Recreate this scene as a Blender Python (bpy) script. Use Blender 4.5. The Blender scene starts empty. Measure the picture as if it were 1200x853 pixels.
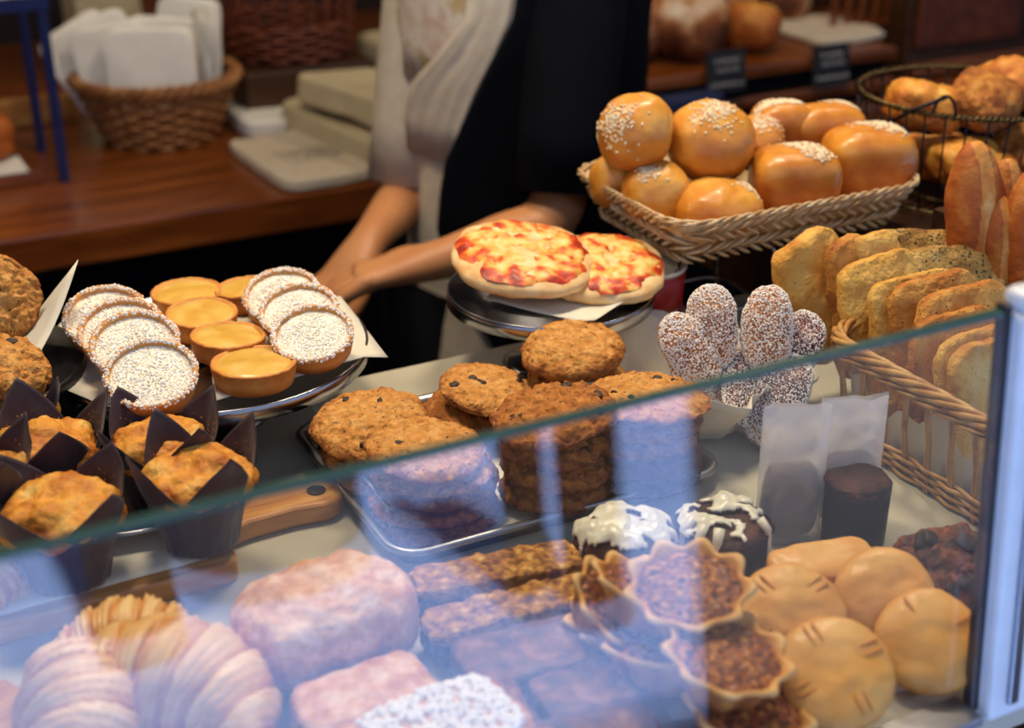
import bpy, bmesh, math, random
import numpy as np
from mathutils import Vector, Matrix, Euler, noise as N
sc = bpy.context.scene
col = sc.collection
PI = math.pi
rnd = random.Random(7)

# ---------------------------------------------------------------- camera frame
F = 1667.0; H = 0.55; PITCH = math.radians(25)
cp, sp = math.cos(PITCH), math.sin(PITCH)
def at(px, py, z=0.0):
    u = (px-600)/F; v = (426.5-py)/F
    t = (H-z)/(sp - cp*v)
    return Vector((u*t, t*(cp+sp*v), z))
def scale_at(p):                       # metres per photo pixel at a point
    return (p[1]*cp - (p[2]-H)*sp)/F
# counter frame: a runs along the counter, b runs into the shop
TH = math.radians(27.6); ca, sa = math.cos(TH), math.sin(TH)
O0 = Vector((.271, .684, 0))
def W(a, b, z=0.0): return Vector((O0.x + a*ca - b*sa, O0.y + a*sa + b*ca, z))
def AB(p): d = Vector(p)-O0; return (d.x*ca+d.y*sa, -d.x*sa+d.y*ca)

# ---------------------------------------------------------------- colours and materials
def lin(h):
    if isinstance(h, str):
        h = h.lstrip('#'); c = [int(h[i:i+2], 16)/255 for i in (0, 2, 4)]
    else: c = h
    return tuple(x/12.92 if x <= .04045 else ((x+.055)/1.055)**2.4 for x in c)+(1,)
MATS = {}
def mat(name, cols, nscale=40, namp=.5, rough=.6, bump=.25, bscale=150, bdist=.001, coat=0, sss=0, metal=0,
        speck=None, spec=.5, tone=True, trans=0, detail=5, stretch=None, alpha=1, sheen=0, speck2=None):
    """colour = ramp( tone attribute + noise ), optional small specks, noise bump"""
    m = bpy.data.materials.new(name); m.use_nodes = True
    nt = m.node_tree; nd = nt.nodes; L = nt.links; nd.clear()
    out = nd.new('ShaderNodeOutputMaterial'); p = nd.new('ShaderNodeBsdfPrincipled')
    L.new(p.outputs[0], out.inputs[0])
    tc = nd.new('ShaderNodeTexCoord'); co = tc.outputs['Object']
    if stretch:
        mp = nd.new('ShaderNodeMapping'); mp.inputs['Scale'].default_value = stretch
        L.new(co, mp.inputs[0]); co = mp.outputs[0]
    nz = nd.new('ShaderNodeTexNoise'); nz.inputs['Scale'].default_value = nscale; nz.inputs['Detail'].default_value = detail
    L.new(co, nz.inputs['Vector'])
    mm = nd.new('ShaderNodeMath'); mm.operation = 'MULTIPLY_ADD'
    mm.inputs[1].default_value = namp*2.2; mm.inputs[2].default_value = (.5 if not tone else 0)-namp*1.1
    L.new(nz.outputs['Fac'], mm.inputs[0]); fac = mm.outputs[0]
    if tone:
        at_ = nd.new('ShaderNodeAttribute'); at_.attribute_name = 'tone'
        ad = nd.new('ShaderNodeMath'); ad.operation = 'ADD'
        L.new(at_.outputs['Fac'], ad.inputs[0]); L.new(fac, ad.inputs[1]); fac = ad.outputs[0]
    rp = nd.new('ShaderNodeValToRGB'); cr = rp.color_ramp
    while len(cr.elements) < len(cols): cr.elements.new(.5)
    for e, (ps, c) in zip(cr.elements, cols):
        e.position = ps; e.color = lin(c)
        if tone: k = lin(c); e.color = (k[0]**1.10, k[1]**1.18, k[2]**1.24, 1)
    L.new(fac, rp.inputs[0]); c = rp.outputs[0]
    for sk in (speck, speck2):
        if not sk: continue
        ss, th, sc_ = sk
        n2 = nd.new('ShaderNodeTexNoise'); n2.inputs['Scale'].default_value = ss; n2.inputs['Detail'].default_value = 2
        L.new(tc.outputs['Object'], n2.inputs['Vector'])
        r2 = nd.new('ShaderNodeValToRGB'); r2.color_ramp.elements[0].position = th; r2.color_ramp.elements[1].position = th+.04
        L.new(n2.outputs['Fac'], r2.inputs[0])
        mx = nd.new('ShaderNodeMixRGB'); mx.inputs[2].default_value = lin(sc_)
        L.new(r2.outputs[0], mx.inputs[0]); L.new(c, mx.inputs[1]); c = mx.outputs[0]
    L.new(c, p.inputs['Base Color'])
    p.inputs['Roughness'].default_value = rough; p.inputs['Metallic'].default_value = metal
    p.inputs['Specular IOR Level'].default_value = spec
    if coat: p.inputs['Coat Weight'].default_value = coat; p.inputs['Coat Roughness'].default_value = .18
    if sss:
        p.inputs['Subsurface Weight'].default_value = sss; p.inputs['Subsurface Scale'].default_value = .006
        p.inputs['Subsurface Radius'].default_value = (1, .45, .2)
    if trans: p.inputs['Transmission Weight'].default_value = trans
    if alpha < 1: p.inputs['Alpha'].default_value = alpha
    if sheen: p.inputs['Sheen Weight'].default_value = sheen
    if bump:
        bn = nd.new('ShaderNodeTexNoise'); bn.inputs['Scale'].default_value = bscale; bn.inputs['Detail'].default_value = 4
        L.new(co, bn.inputs['Vector'])
        bp = nd.new('ShaderNodeBump'); bp.inputs['Strength'].default_value = bump; bp.inputs['Distance'].default_value = bdist
        L.new(bn.outputs['Fac'], bp.inputs['Height']); L.new(bp.outputs[0], p.inputs['Normal'])
    MATS[name] = m
    return m

mat('cookie', [(0, '#6a3c16'), (.3, '#a2682c'), (.6, '#c8924a'), (1, '#e2b878')], 130, .5, .75, 1, 170, .004, speck=(300, .66, '#5a3212'))
mat('cookie_brown', [(0, '#56300f'), (.35, '#90581f'), (.7, '#b87c34'), (1, '#d09c54')], 130, .5, .75, 1, 170, .004, speck=(300, .66, '#48280e'))
mat('cookie_dark', [(0, '#3a2214'), (.5, '#6a4024'), (1, '#8f5f38')], 110, .45, .8, 1, 170, .003)
mat('chocolate', [(0, '#1a0d08'), (1, '#3a2114')], 90, .4, .65, .2, tone=False)
mat('shortcrust', [(0, '#8a4a17'), (.3, '#bf7a34'), (.6, '#d9a05a'), (1, '#ecc68a')], 70, .25, .65, .5, 400, .0006, sss=.05)
mat('custard', [(0, '#9a5e18'), (.35, '#cf9c40'), (.7, '#e4bd68'), (1, '#efd390')], 50, .4, .32, .3, 120, .001, coat=.35, sss=.1)
mat('cream_filling', [(0, '#cdb98c'), (.5, '#e6d9b0'), (1, '#f0e8cc')], 60, .3, .6, .3, 300, .0006, sss=.1)
mat('sugar', [(0, '#efe6da'), (1, '#fbf7f0')], 200, .3, .7, 0, tone=False, sss=.1)
mat('seed', [(0, '#dcc295'), (1, '#f6e8c8')], 300, .5, .5, 0, tone=False)
mat('brioche', [(0, '#84400e'), (.3, '#b46a20'), (.6, '#d6983e'), (.85, '#e9bc68'), (1, '#f2d494')], 30, .30, .42, .5, 60, .0022, coat=.28, sss=.08)
mat('brioche_side', [(0, '#8a4420'), (.4, '#ae6431'), (.8, '#cf8d4c'), (1, '#e3b272')], 22, .22, .5, .35, 140, .0008, coat=.15, sss=.08)
mat('crust_bread', [(0, '#74380f'), (.4, '#b26824'), (.75, '#d69a4c'), (1, '#eecb94')], 45, .4, .65, .8, 160, .002)
mat('floured_bread', [(0, '#5c341c'), (.35, '#99603a'), (.6, '#c49a74'), (1, '#eadbc8')], 22, .9, .85, .6, 80, .002)
mat('focaccia', [(0, '#9c5a1c'), (.28, '#cc9440'), (.55, '#e6ba66'), (1, '#f4d88e')], 45, .35, .75, 1, 210, .003, speck=(520, .68, '#5a3a18'))
mat('focaccia_dark', [(0, '#8a4a18'), (.35, '#be8038'), (.7, '#dcac60'), (1, '#e4bf78')], 45, .4, .75, 1, 210, .003, speck=(420, .66, '#4a2c12'))
mat('focaccia_herb', [(0, '#6e4a20'), (.35, '#a27d40'), (.7, '#c4a462'), (1, '#dcc48c')], 45, .4, .8, .9, 330, .0018, speck=(380, .58, '#3b3320'))
mat('pizza_crust', [(0, '#a35a20'), (.35, '#d6a060'), (.7, '#ecd0a0'), (1, '#f6e6c8')], 50, .3, .75, .5, 260, .0008)
mat('muffin', [(0, '#7a3d0e'), (.35, '#b8701f'), (.7, '#dca043'), (1, '#ecc478')], 70, .45, .6, .9, 240, .002, sss=.05)
mat('wrapper', [(0, '#1c0e1a'), (.5, '#2c1520'), (1, '#3c2026')], 120, .35, .55, .25, 300, .0005, tone=False, sheen=.15)
mat('choc_cake', [(0, '#27130d'), (.5, '#4a2618'), (1, '#6d4028')], 60, .45, .75, .8, 300, .0015)
mat('cake_wrapper', [(0, '#150d14'), (1, '#24161c')], 90, .4, .6, .15, 300, .0004, tone=False, spec=.2)
mat('icing', [(0, '#c9bfa4'), (.5, '#e2dac4'), (1, '#f2ecdc')], 60, .3, .35, .1, 200, .0005, tone=False, sss=.2, coat=.3)
mat('pie', [(0, '#8f4c18'), (.3, '#c07c34'), (.6, '#dca458'), (1, '#ecc482')], 30, .28, .55, .4, 260, .0008, coat=.1, sss=.05)
mat('ruffle_crust', [(0, '#6c3914'), (.3, '#a8662a'), (.65, '#d09a54'), (1, '#e8c48c')], 50, .3, .6, .4, 240, .0008)
mat('nut_filling', [(0, '#2e1408'), (.4, '#6a3414'), (.75, '#a5622a'), (1, '#d29a58')], 230, .75, .5, 1, 260, .003, coat=.12)
mat('rock_cake', [(0, '#2a1208'), (.4, '#5c2c10'), (.75, '#8c4e20'), (1, '#ba7c3c')], 160, .6, .6, 1, 260, .003)
mat('oat', [(0, '#5a3614'), (.35, '#9a6a2c'), (.7, '#c49446'), (1, '#e2c07c')], 190, .7, .7, 1, 260, .003)
mat('fruit_layer', [(0, '#14090c'), (.5, '#2c1812'), (.8, '#573420'), (1, '#86603c')], 150, .7, .5, 1, 220, .003)
mat('brownie', [(0, '#2c1814'), (.5, '#4e2e24'), (.8, '#7a4e38'), (1, '#94684e')], 90, .5, .6, .6, 220, .0015)
mat('croissant', [(0, '#7a3a10'), (.3, '#b06626'), (.6, '#d39a54'), (1, '#efd09a')], 40, .25, .5, .5, 160, .0015, coat=.2, stretch=(1, 1, 3))
mat('puff', [(0, '#8a4a26'), (.35, '#b87848'), (.7, '#d9a87a'), (1, '#eccbaa')], 90, .5, .6, .9, 200, .002, coat=.1)
mat('parchment', [(0, '#cfc6b0'), (1, '#e6dfcc')], 30, .5, .7, .15, 60, .001, tone=False, sss=.05)
mat('white_paper', [(0, '#dcd8d0'), (1, '#f0ede6')], 30, .4, .75, .15, 60, .001, tone=False)
mat('steel', [(0, '#8e8e94'), (1, '#b8b8be')], 20, .3, .22, 0, metal=1, tone=False)
mat('dull_steel', [(0, '#909094'), (1, '#b6b6ba')], 60, .5, .38, .1, 300, .0003, metal=1, tone=False)
mat('wicker', [(0, '#6c3f16'), (.4, '#a8763a'), (.75, '#cda262'), (1, '#e4c690')], 60, .55, .5, .3, 300, .0006, tone=False)
mat('pale_wicker', [(0, '#8c6334'), (.35, '#bc9562'), (.7, '#dcc49a'), (1, '#f0e2c8')], 70, .6, .4, .3, 300, .0006, tone=False, coat=.2)
mat('old_wicker', [(0, '#5a3016'), (.5, '#9a6434'), (1, '#c49660')], 40, .5, .6, .3, 200, .001, tone=False)
mat('red_wicker', [(0, '#2e120a'), (.5, '#5e2814'), (1, '#8a4624')], 40, .5, .55, .3, 200, .001, tone=False)
mat('dark_wire', [(0, '#16141a'), (1, '#2c2a30')], 60, .5, .4, 0, metal=.8, tone=False)
mat('brass_wire', [(0, '#3c3020'), (1, '#6a5838')], 60, .5, .35, 0, metal=.9, tone=False)
mat('marble', [(0, '#8d8878'), (.3, '#aaa490'), (.6, '#c2bca8'), (1, '#d2cdbc')], 4, .5, .3, .03, 40, .0005, tone=False, detail=9)
mat('board_wood', [(0, '#7c4414'), (.4, '#b27430'), (.7, '#cd9448'), (1, '#e0b06a')], 14, .6, .35, .1, 200, .0004, tone=False, coat=.3, stretch=(1, 9, 4))
mat('dark_wood', [(0, '#1c0d06'), (.5, '#38200f'), (1, '#54321a')], 9, .6, .45, .15, 120, .0006, tone=False, stretch=(1, 8, 8))
mat('counter_wood', [(0, '#3a1806'), (.4, '#6a3412'), (.75, '#8a4a1c'), (1, '#a8642c')], 7, .6, .3, .1, 120, .0006, tone=False, coat=.3, stretch=(1, 9, 9))
mat('wall_paint', [(0, '#120a0a'), (1, '#241410')], 3, .5, .8, .1, 60, .001, tone=False)
mat('plaster', [(0, '#3a3a3c'), (1, '#55534f')], 3, .5, .8, .1, 60, .001, tone=False)
mat('navy', [(0, '#040509'), (1, '#090a14')], 30, .5, .9, .3, 900, .0006, tone=False, spec=.1)
mat('black_paint', [(0, '#0a0a0e'), (1, '#15141a')], 30, .5, .45, 0, tone=False)
mat('linen', [(0, '#b3a590'), (.5, '#cabda8'), (1, '#dccfbc')], 60, .4, .85, .5, 700, .0008, tone=False)
mat('print_shirt', [(0, '#b08c3a'), (.36, '#c7b694'), (.5, '#ddd0c0'), (1, '#b88c70')], 28, .8, .85, .5, 700, .0008, tone=False)
mat('skin', [(0, '#a8663e'), (.5, '#c08252'), (1, '#d09868')], 20, .4, .5, .15, 500, .0004, tone=False, sss=.15)
mat('hair', [(0, '#120a06'), (1, '#2a170c')], 90, .5, .5, .6, 300, .002, tone=False)
mat('blue_metal', [(0, '#121c46'), (1, '#22306a')], 30, .5, .4, 0, tone=False, metal=.3)
mat('white_paint', [(0, '#c9cfd6'), (1, '#e6eaee')], 40, .5, .35, .05, 90, .0005, tone=False)
mat('gasket', [(0, '#1a1a20'), (1, '#2e2e38')], 40, .5, .4, 0, tone=False)
mat('slate', [(0, '#101014'), (1, '#1c1c22')], 60, .5, .7, .1, tone=False)
mat('chalk', [(0, '#c8c8cc'), (1, '#e6e6ea')], 200, .5, .9, 0, tone=False)
mat('red_print', [(0, '#8c1210'), (1, '#b8221a')], 40, .4, .4, 0, tone=False)
mat('sauce_cheese', [(0, '#9a3010'), (.22, '#c8421a'), (.40, '#dc6a28'), (.52, '#dc9c48'), (.75, '#e2c274'), (1, '#ecd696')], 90, .34, .5, .7, 130, .0022, coat=.08)
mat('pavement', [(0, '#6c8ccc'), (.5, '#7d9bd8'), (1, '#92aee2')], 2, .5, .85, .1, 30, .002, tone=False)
mat('reflection_dark', [(0, '#26282e'), (1, '#3c3e46')], 5, .5, .9, .3, 60, .002, tone=False)  # dark surface for the patch and wide column added to the reflection
mat('column_dark', [(0, '#1c120c'), (1, '#3a281c')], 20, .6, .9, .8, 30, .01, tone=False)  # dark surface for the columns added to the reflection
mat('ink', [(0, '#3a3632'), (1, '#5a544c')], 60, .5, .8, 0, tone=False)
mat('kraft', [(0, '#a39678'), (.5, '#beb08e'), (1, '#d0c4a4')], 20, .4, .85, .2, 100, .001, tone=False)

def glassmat(name, base, edge, colr, rough=.0):
    m = bpy.data.materials.new(name); m.use_nodes = True
    nt = m.node_tree; nd = nt.nodes; L = nt.links; nd.clear()
    out = nd.new('ShaderNodeOutputMaterial'); mix = nd.new('ShaderNodeMixShader')
    tr = nd.new('ShaderNodeBsdfTransparent'); tr.inputs[0].default_value = colr
    gl = nd.new('ShaderNodeBsdfGlossy'); gl.inputs['Roughness'].default_value = rough
    lw = nd.new('ShaderNodeLayerWeight'); lw.inputs[0].default_value = .5
    pw = nd.new('ShaderNodeMath'); pw.operation = 'POWER'; pw.inputs[1].default_value = 4
    ma = nd.new('ShaderNodeMath'); ma.operation = 'MULTIPLY_ADD'; ma.inputs[1].default_value = edge; ma.inputs[2].default_value = base
    L.new(lw.outputs['Facing'], pw.inputs[0]); L.new(pw.outputs[0], ma.inputs[0]); L.new(ma.outputs[0], mix.inputs[0])
    L.new(tr.outputs[0], mix.inputs[1]); L.new(gl.outputs[0], mix.inputs[2]); L.new(mix.outputs[0], out.inputs[0])
    MATS[name] = m
glassmat('glass', .076, .9, (.985, .995, .99, 1))
def papermat(name, c, tr, gloss):     # thin see-through paper / glassine
    m = bpy.data.materials.new(name); m.use_nodes = True
    nt = m.node_tree; nd = nt.nodes; L = nt.links; nd.clear()
    out = nd.new('ShaderNodeOutputMaterial')
    df = nd.new('ShaderNodeBsdfDiffuse'); df.inputs[0].default_value = lin(c)
    tl = nd.new('ShaderNodeBsdfTranslucent'); tl.inputs[0].default_value = lin(c)
    t = nd.new('ShaderNodeBsdfTransparent'); g = nd.new('ShaderNodeBsdfGlossy'); g.inputs['Roughness'].default_value = .3
    m1 = nd.new('ShaderNodeMixShader'); m1.inputs[0].default_value = .55; L.new(df.outputs[0], m1.inputs[1]); L.new(tl.outputs[0], m1.inputs[2])
    m2 = nd.new('ShaderNodeMixShader'); m2.inputs[0].default_value = tr; L.new(m1.outputs[0], m2.inputs[1]); L.new(t.outputs[0], m2.inputs[2])
    m3 = nd.new('ShaderNodeMixShader'); m3.inputs[0].default_value = gloss; L.new(m2.outputs[0], m3.inputs[1]); L.new(g.outputs[0], m3.inputs[2])
    L.new(m3.outputs[0], out.inputs[0]); MATS[name] = m
papermat('glassine', '#f8f8fc', .52, .05)
mat('dusted', [(0, '#7a4218'), (.4, '#b0702e'), (1, '#d69c58')], 40, .4, .7, .8, 200, .003, speck=(650, .50, '#f2e6d6'))
mat('dusted_berry', [(0, '#38142a'), (.5, '#6c2c34'), (1, '#b06c40')], 40, .6, .6, .8, 200, .003, speck=(850, .54, '#f0e4da'))
mat('dusted_cream', [(0, '#cdb98c'), (.5, '#e6d9b0'), (1, '#f0e8cc')], 60, .3, .6, .8, 300, .002, speck=(700, .46, '#faf6ee'))
mat('glass_edge', [(0, '#28423e'), (1, '#3e5f58')], 30, .4, .2, 0, tone=False)

# ---------------------------------------------------------------- mesh helpers
class MB:
    def __init__(s): s.v = []; s.f = []; s.t = []; s.n = 0
    def add(s, v, f, t=None):
        v = np.asarray(v, float).reshape(-1, 3); o = s.n
        s.v.append(v); s.f += [tuple(i+o for i in q) for q in f]
        s.t.append(np.full(len(v), .5) if t is None else np.broadcast_to(np.asarray(t, float), (len(v),)))
        s.n += len(v); return s
    def xf(s, M):
        M = np.array(M)
        s.v = [v @ M[:3, :3].T + M[:3, 3] for v in s.v]; return s
    def build(s, name, m, parent=None, loc=None, rot=None, smooth=True):
        me = bpy.data.meshes.new(name)
        V = np.concatenate(s.v)
        me.from_pydata(V.tolist(), [], s.f); me.validate()
        me.materials.append(MATS[m])
        a = me.attributes.new('tone', 'FLOAT', 'POINT')
        T = np.concatenate(s.t)
        if len(T) == len(me.vertices): a.data.foreach_set('value', T.astype(np.float32))
        if smooth: me.polygons.foreach_set('use_smooth', [True]*len(me.polygons))
        me.update()
        o = bpy.data.objects.new(name, me); col.objects.link(o)
        if parent: o.parent = parent
        if loc is not None: o.location = loc
        if rot is not None: o.rotation_euler = rot
        return o
def tag(o, label, cat, group=None, kind=None):
    o['label'] = label; o['category'] = cat
    if group: o['group'] = group
    if kind: o['kind'] = kind
    return o
def rayplane(px, py, P, n):
    u = (px-600)/F; v = (426.5-py)/F; d = Vector((u, cp+sp*v, -(sp-cp*v))); o = Vector((0, 0, H)); n = Vector(n)
    return o+d*((Vector(P)-o).dot(n)/d.dot(n))
def nrm(rx, ry, rz=0): return Euler((rx, ry, rz)).to_matrix() @ Vector((0, 0, 1))
def thing(name, label, cat, loc=(0, 0, 0), rot=(0, 0, 0), group=None):
    o = bpy.data.objects.new(name, None); col.objects.link(o); o.empty_display_size = .02
    o.location = loc; o.rotation_euler = rot
    return tag(o, label, cat, group)
def struct(o): o['kind'] = 'structure'; return o
def Rm(rx=0, ry=0, rz=0, t=(0, 0, 0)): return Matrix.Translation(t) @ Euler((rx, ry, rz)).to_matrix().to_4x4()

_cs = {}
def cubesphere(n):
    if n not in _cs:
        bm = bmesh.new(); bmesh.ops.create_cube(bm, size=2)
        bmesh.ops.subdivide_edges(bm, edges=bm.edges[:], cuts=n-1, use_grid_fill=True)
        V = np.array([v.co[:] for v in bm.verts]); V = np.tan(V*PI/4*.98)/math.tan(PI/4*.98)
        V /= np.linalg.norm(V, axis=1)[:, None]
        _cs[n] = (V, [tuple(v.index for v in f.verts) for f in bm.faces]); bm.free()
    return _cs[n]
def fr(p, o=4): return N.fractal(p, 1.0, 2.0, o)
class Blob:
    """rounded solid of half sizes r, squareness p (2 = ellipsoid), lumpy by noise; base sits on z=0 unless centre=True"""
    def __init__(s, r, p=2, amp=.0, freq=40, seed=0, fn=None, tone=None, centre=False, pz=None, oct=4):
        s.r = np.array(r, float); s.p = p; s.pz = pz or p; s.amp = amp; s.freq = freq; s.seed = Vector((seed*7.3+1, seed*3.1, seed*1.7)); s.fn = fn; s.tone = tone; s.c = centre; s.oct = oct
    def surf(s, d):
        d = np.asarray(d, float); d = d/np.linalg.norm(d)
        a = (abs(d[0])**s.p + abs(d[1])**s.p)
        k = (a**(s.pz/s.p) + abs(d[2])**s.pz)**(-1/s.pz)
        q = d*k*s.r
        if s.amp: q = q + d*s.amp*fr(Vector(q)*s.freq+s.seed, s.oct)
        if s.fn: q = np.asarray(s.fn(d, q), float)
        return q if s.c else q + np.array((0, 0, s.r[2]))
    def put(s, mb, n=14):
        V, Fc = cubesphere(n)
        P = [s.surf(d) for d in V]
        T = [s.tone(d, q) for d, q in zip(V, P)] if s.tone else None
        mb.add(P, Fc, T); return mb
    def mesh(s, n=14): return s.put(MB(), n)
def rbox(w, d, h, p=7, **k): return Blob((w/2, d/2, h/2), p, **k)

def lathe(mb, prof, seg=40, fn=None, tone=None, close=True):
    V = []; T = []
    for i, (r, z) in enumerate(prof):
        for j in range(seg):
            th = 2*PI*j/seg; q = (r*math.cos(th), r*math.sin(th), z)
            if fn: q = fn(th, i, q)
            V.append(q); T.append(tone(th, i, q) if tone else .5)
    Fc = [(i*seg+j, i*seg+(j+1) % seg, (i+1)*seg+(j+1) % seg, (i+1)*seg+j) for i in range(len(prof)-1) for j in range(seg)]
    if close:
        if prof[0][0] > 1e-5: Fc.append(tuple(reversed(range(seg))))
        if prof[-1][0] > 1e-5: Fc.append(tuple(range((len(prof)-1)*seg, len(prof)*seg)))
    return mb.add(V, Fc, T)
def tube(mb, pts, r, seg=6, closed=False, tone=None, caps=True, flat=1):
    P = [Vector(p) for p in pts]; n = len(P); V = []; up = None
    for i in range(n):
        a = P[(i-1) % n] if (closed or i) else P[0]; b = P[(i+1) % n] if (closed or i < n-1) else P[-1]
        t = (b-a).normalized() if (b-a).length > 1e-9 else Vector((0, 0, 1))
        if up is None: up = Vector((0, 0, 1)) if abs(t.z) < .9 else Vector((1, 0, 0))
        x = t.cross(up).normalized(); y = x.cross(t).normalized(); up = y
        ri = r[i] if hasattr(r, '__len__') else r
        for k in range(seg):
            th = 2*PI*k/seg; V.append(P[i] + x*(math.cos(th)*ri) + y*(math.sin(th)*ri*flat))
    Fc = [(i*seg+k, i*seg+(k+1) % seg, ((i+1) % n)*seg+(k+1) % seg, ((i+1) % n)*seg+k) for i in range(n if closed else n-1) for k in range(seg)]
    if not closed and caps: Fc += [tuple(reversed(range(seg))), tuple(range((n-1)*seg, n*seg))]
    return mb.add([v[:] for v in V], Fc, tone)
def box(mb, x0, y0, z0, x1, y1, z1):
    v = [(x, y, z) for z in (z0, z1) for y in (y0, y1) for x in (x0, x1)]
    return mb.add(v, [(0, 2, 3, 1), (4, 5, 7, 6), (0, 1, 5, 4), (1, 3, 7, 5), (3, 2, 6, 7), (2, 0, 4, 6)])
def bevel(o, w=.002, s=2):
    m = o.modifiers.new('edge', 'BEVEL'); m.width = w; m.segments = s; m.limit_method = 'ANGLE'; return o
def prism(mb, pts, z0, z1):
    n = len(pts); v = [(x, y, z0) for x, y in pts]+[(x, y, z1) for x, y in pts]
    return mb.add(v, [tuple(reversed(range(n))), tuple(range(n, 2*n))]+[(i, (i+1) % n, n+(i+1) % n, n+i) for i in range(n)])
def rrect(w, d, rad, n=6, sub=8):
    """closed outline of a rounded rectangle: list of (x, y, nx, ny)"""
    out = []; cs = [(w/2-rad, d/2-rad, 0), (-w/2+rad, d/2-rad, PI/2), (-w/2+rad, -d/2+rad, PI), (w/2-rad, -d/2+rad, 1.5*PI)]
    for ci, (x, y, a0) in enumerate(cs):
        for k in range(n+1):
            a = a0+PI/2*k/n; out.append((x+rad*math.cos(a), y+rad*math.sin(a), math.cos(a), math.sin(a)))
        nx = cs[(ci+1) % 4]; a = a0+PI/2
        x2, y2 = nx[0]+rad*math.cos(a), nx[1]+rad*math.sin(a); x1, y1 = out[-1][0], out[-1][1]
        for k in range(1, sub): t = k/sub; out.append((x1+(x2-x1)*t, y1+(y2-y1)*t, math.cos(a), math.sin(a)))
    return out
def sweep(mb, outline, prof, floor=True):
    """profile (offset outwards, z) swept round an outline; first profile point closed by a floor"""
    n = len(outline); V = []
    for (o, z) in prof: V += [(x+nx*o, y+ny*o, z) for x, y, nx, ny in outline]
    Fc = [(i*n+j, i*n+(j+1) % n, (i+1)*n+(j+1) % n, (i+1)*n+j) for i in range(len(prof)-1) for j in range(n)]
    if floor: Fc.append(tuple(range(n)))
    return mb.add(V, Fc)
_ico = {}
def ico(k=1):
    if k not in _ico:
        bm = bmesh.new(); bmesh.ops.create_icosphere(bm, subdivisions=k, radius=1)
        _ico[k] = (np.array([v.co[:] for v in bm.verts]), [tuple(v.index for v in f.verts) for f in bm.faces]); bm.free()
    return _ico[k]
def grain(mb, p, nrm, size, R, k=1):
    V, Fc = ico(k)
    z = Vector(nrm).normalized(); x = z.orthogonal().normalized(); x = Matrix.Rotation(R.uniform(0, 6.28), 3, z) @ x; y = z.cross(x)
    M = np.array([x[:], y[:], z[:]]).T
    mb.add((V*np.array(size)) @ M.T + np.array(p), Fc)
def grains_on(mb, surf, n, pick, size, R, lift=.3, k=1):
    """small grains on a surface; pick(R) gives a direction"""
    for _ in range(n):
        d = pick(R)
        if d is None: continue
        p = surf(d); e = 1e-3
        dv = Vector(d).normalized(); o = dv.orthogonal().normalized(); q = dv.cross(o)
        a = Vector(surf(dv+o*.02))-Vector(p); b = Vector(surf(dv+q*.02))-Vector(p)
        nn = a.cross(b)
        if nn.length < 1e-12: nn = dv
        nn.normalize()
        if nn.dot(dv) < 0: nn = -nn
        s = R.uniform(.75, 1.25); sz = (size[0]*s, size[1]*s, size[2]*s)
        grain(mb, Vector(p)+nn*sz[2]*lift, nn, sz, R, k)
def cone(axis, spread):
    ax = Vector(axis).normalized()
    def f(R): return ax + Vector((R.gauss(0, spread), R.gauss(0, spread), R.gauss(0, spread)))
    return f
def sheet(name, m, pts, parent=None, nu=14, nv=14, wave=.002, freq=18, seed=0, fn=None, thick=.00035):
    """a sheet of paper spanning four corners (bilinear), gently waved"""
    a, b, c, d = [Vector(p) for p in pts]; V = []
    for j in range(nv+1):
        for i in range(nu+1):
            u, v = i/nu, j/nv
            p = (a*(1-u)+b*u)*(1-v)+(d*(1-u)+c*u)*v
            p.z += wave*fr(p*freq+Vector((seed*5, 0, 0)), 3)
            if fn: p = Vector(fn(u, v, p))
            V.append(p[:])
    Fc = [(j*(nu+1)+i, j*(nu+1)+i+1, (j+1)*(nu+1)+i+1, (j+1)*(nu+1)+i) for j in range(nv) for i in range(nu)]
    o = MB().add(V, Fc).build(name, m, parent)
    s = o.modifiers.new('paper', 'SOLIDIFY'); s.thickness = thick
    return o
SKY = .85; SUN = 20.0; EXPO = 0.0
LAMPS = [(-.30, .75, 1.35, .30, 12.5, (1, .83, .60), (-.25, .40, 0)), (.35, .75, 1.35, .30, 12.5, (1, .83, .60), (.25, .40, 0)),
         (-1.2, 1.7, 1.45, .25, 6, (1, .76, .46), (-1.0, 1.6, 0)), (1.0, 1.3, 1.4, .25, 5, (1, .80, .55), (.9, 1.7, 0))]
# ================================================================ SETTING
def slab(name, m, a0, b0, z0, a1, b1, z1, bev=0):
    mb = MB(); box(mb, a0, b0, z0, a1, b1, z1)
    o = mb.build(name, m, None, O0, (0, 0, TH), smooth=False)
    if bev: bevel(o, bev)
    return o
FLOOR = -.95
struct(slab('floor', 'dark_wood', -3.2, -.02, FLOOR-.1, 3.4, 2.75, FLOOR))
struct(slab('pavement_floor', 'pavement', -9, -7.5, FLOOR-.12, 9, -.02, FLOOR-.01))
struct(slab('wall_back', 'wall_paint', -3.2, 2.75, FLOOR, 3.4, 2.85, 1.55))
struct(slab('wall_left', 'wall_paint', -3.3, -.02, FLOOR, -3.2, 2.85, 1.55))
struct(slab('wall_right', 'wall_paint', 3.4, -.02, FLOOR, 3.5, 2.85, 1.55))
struct(slab('ceiling', 'plaster', -3.3, -.35, 1.55, 3.5, 2.85, 1.7))
struct(slab('wall_front', 'wall_paint', -3.2, -.02, FLOOR, 3.4, .0, -.06))

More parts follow.
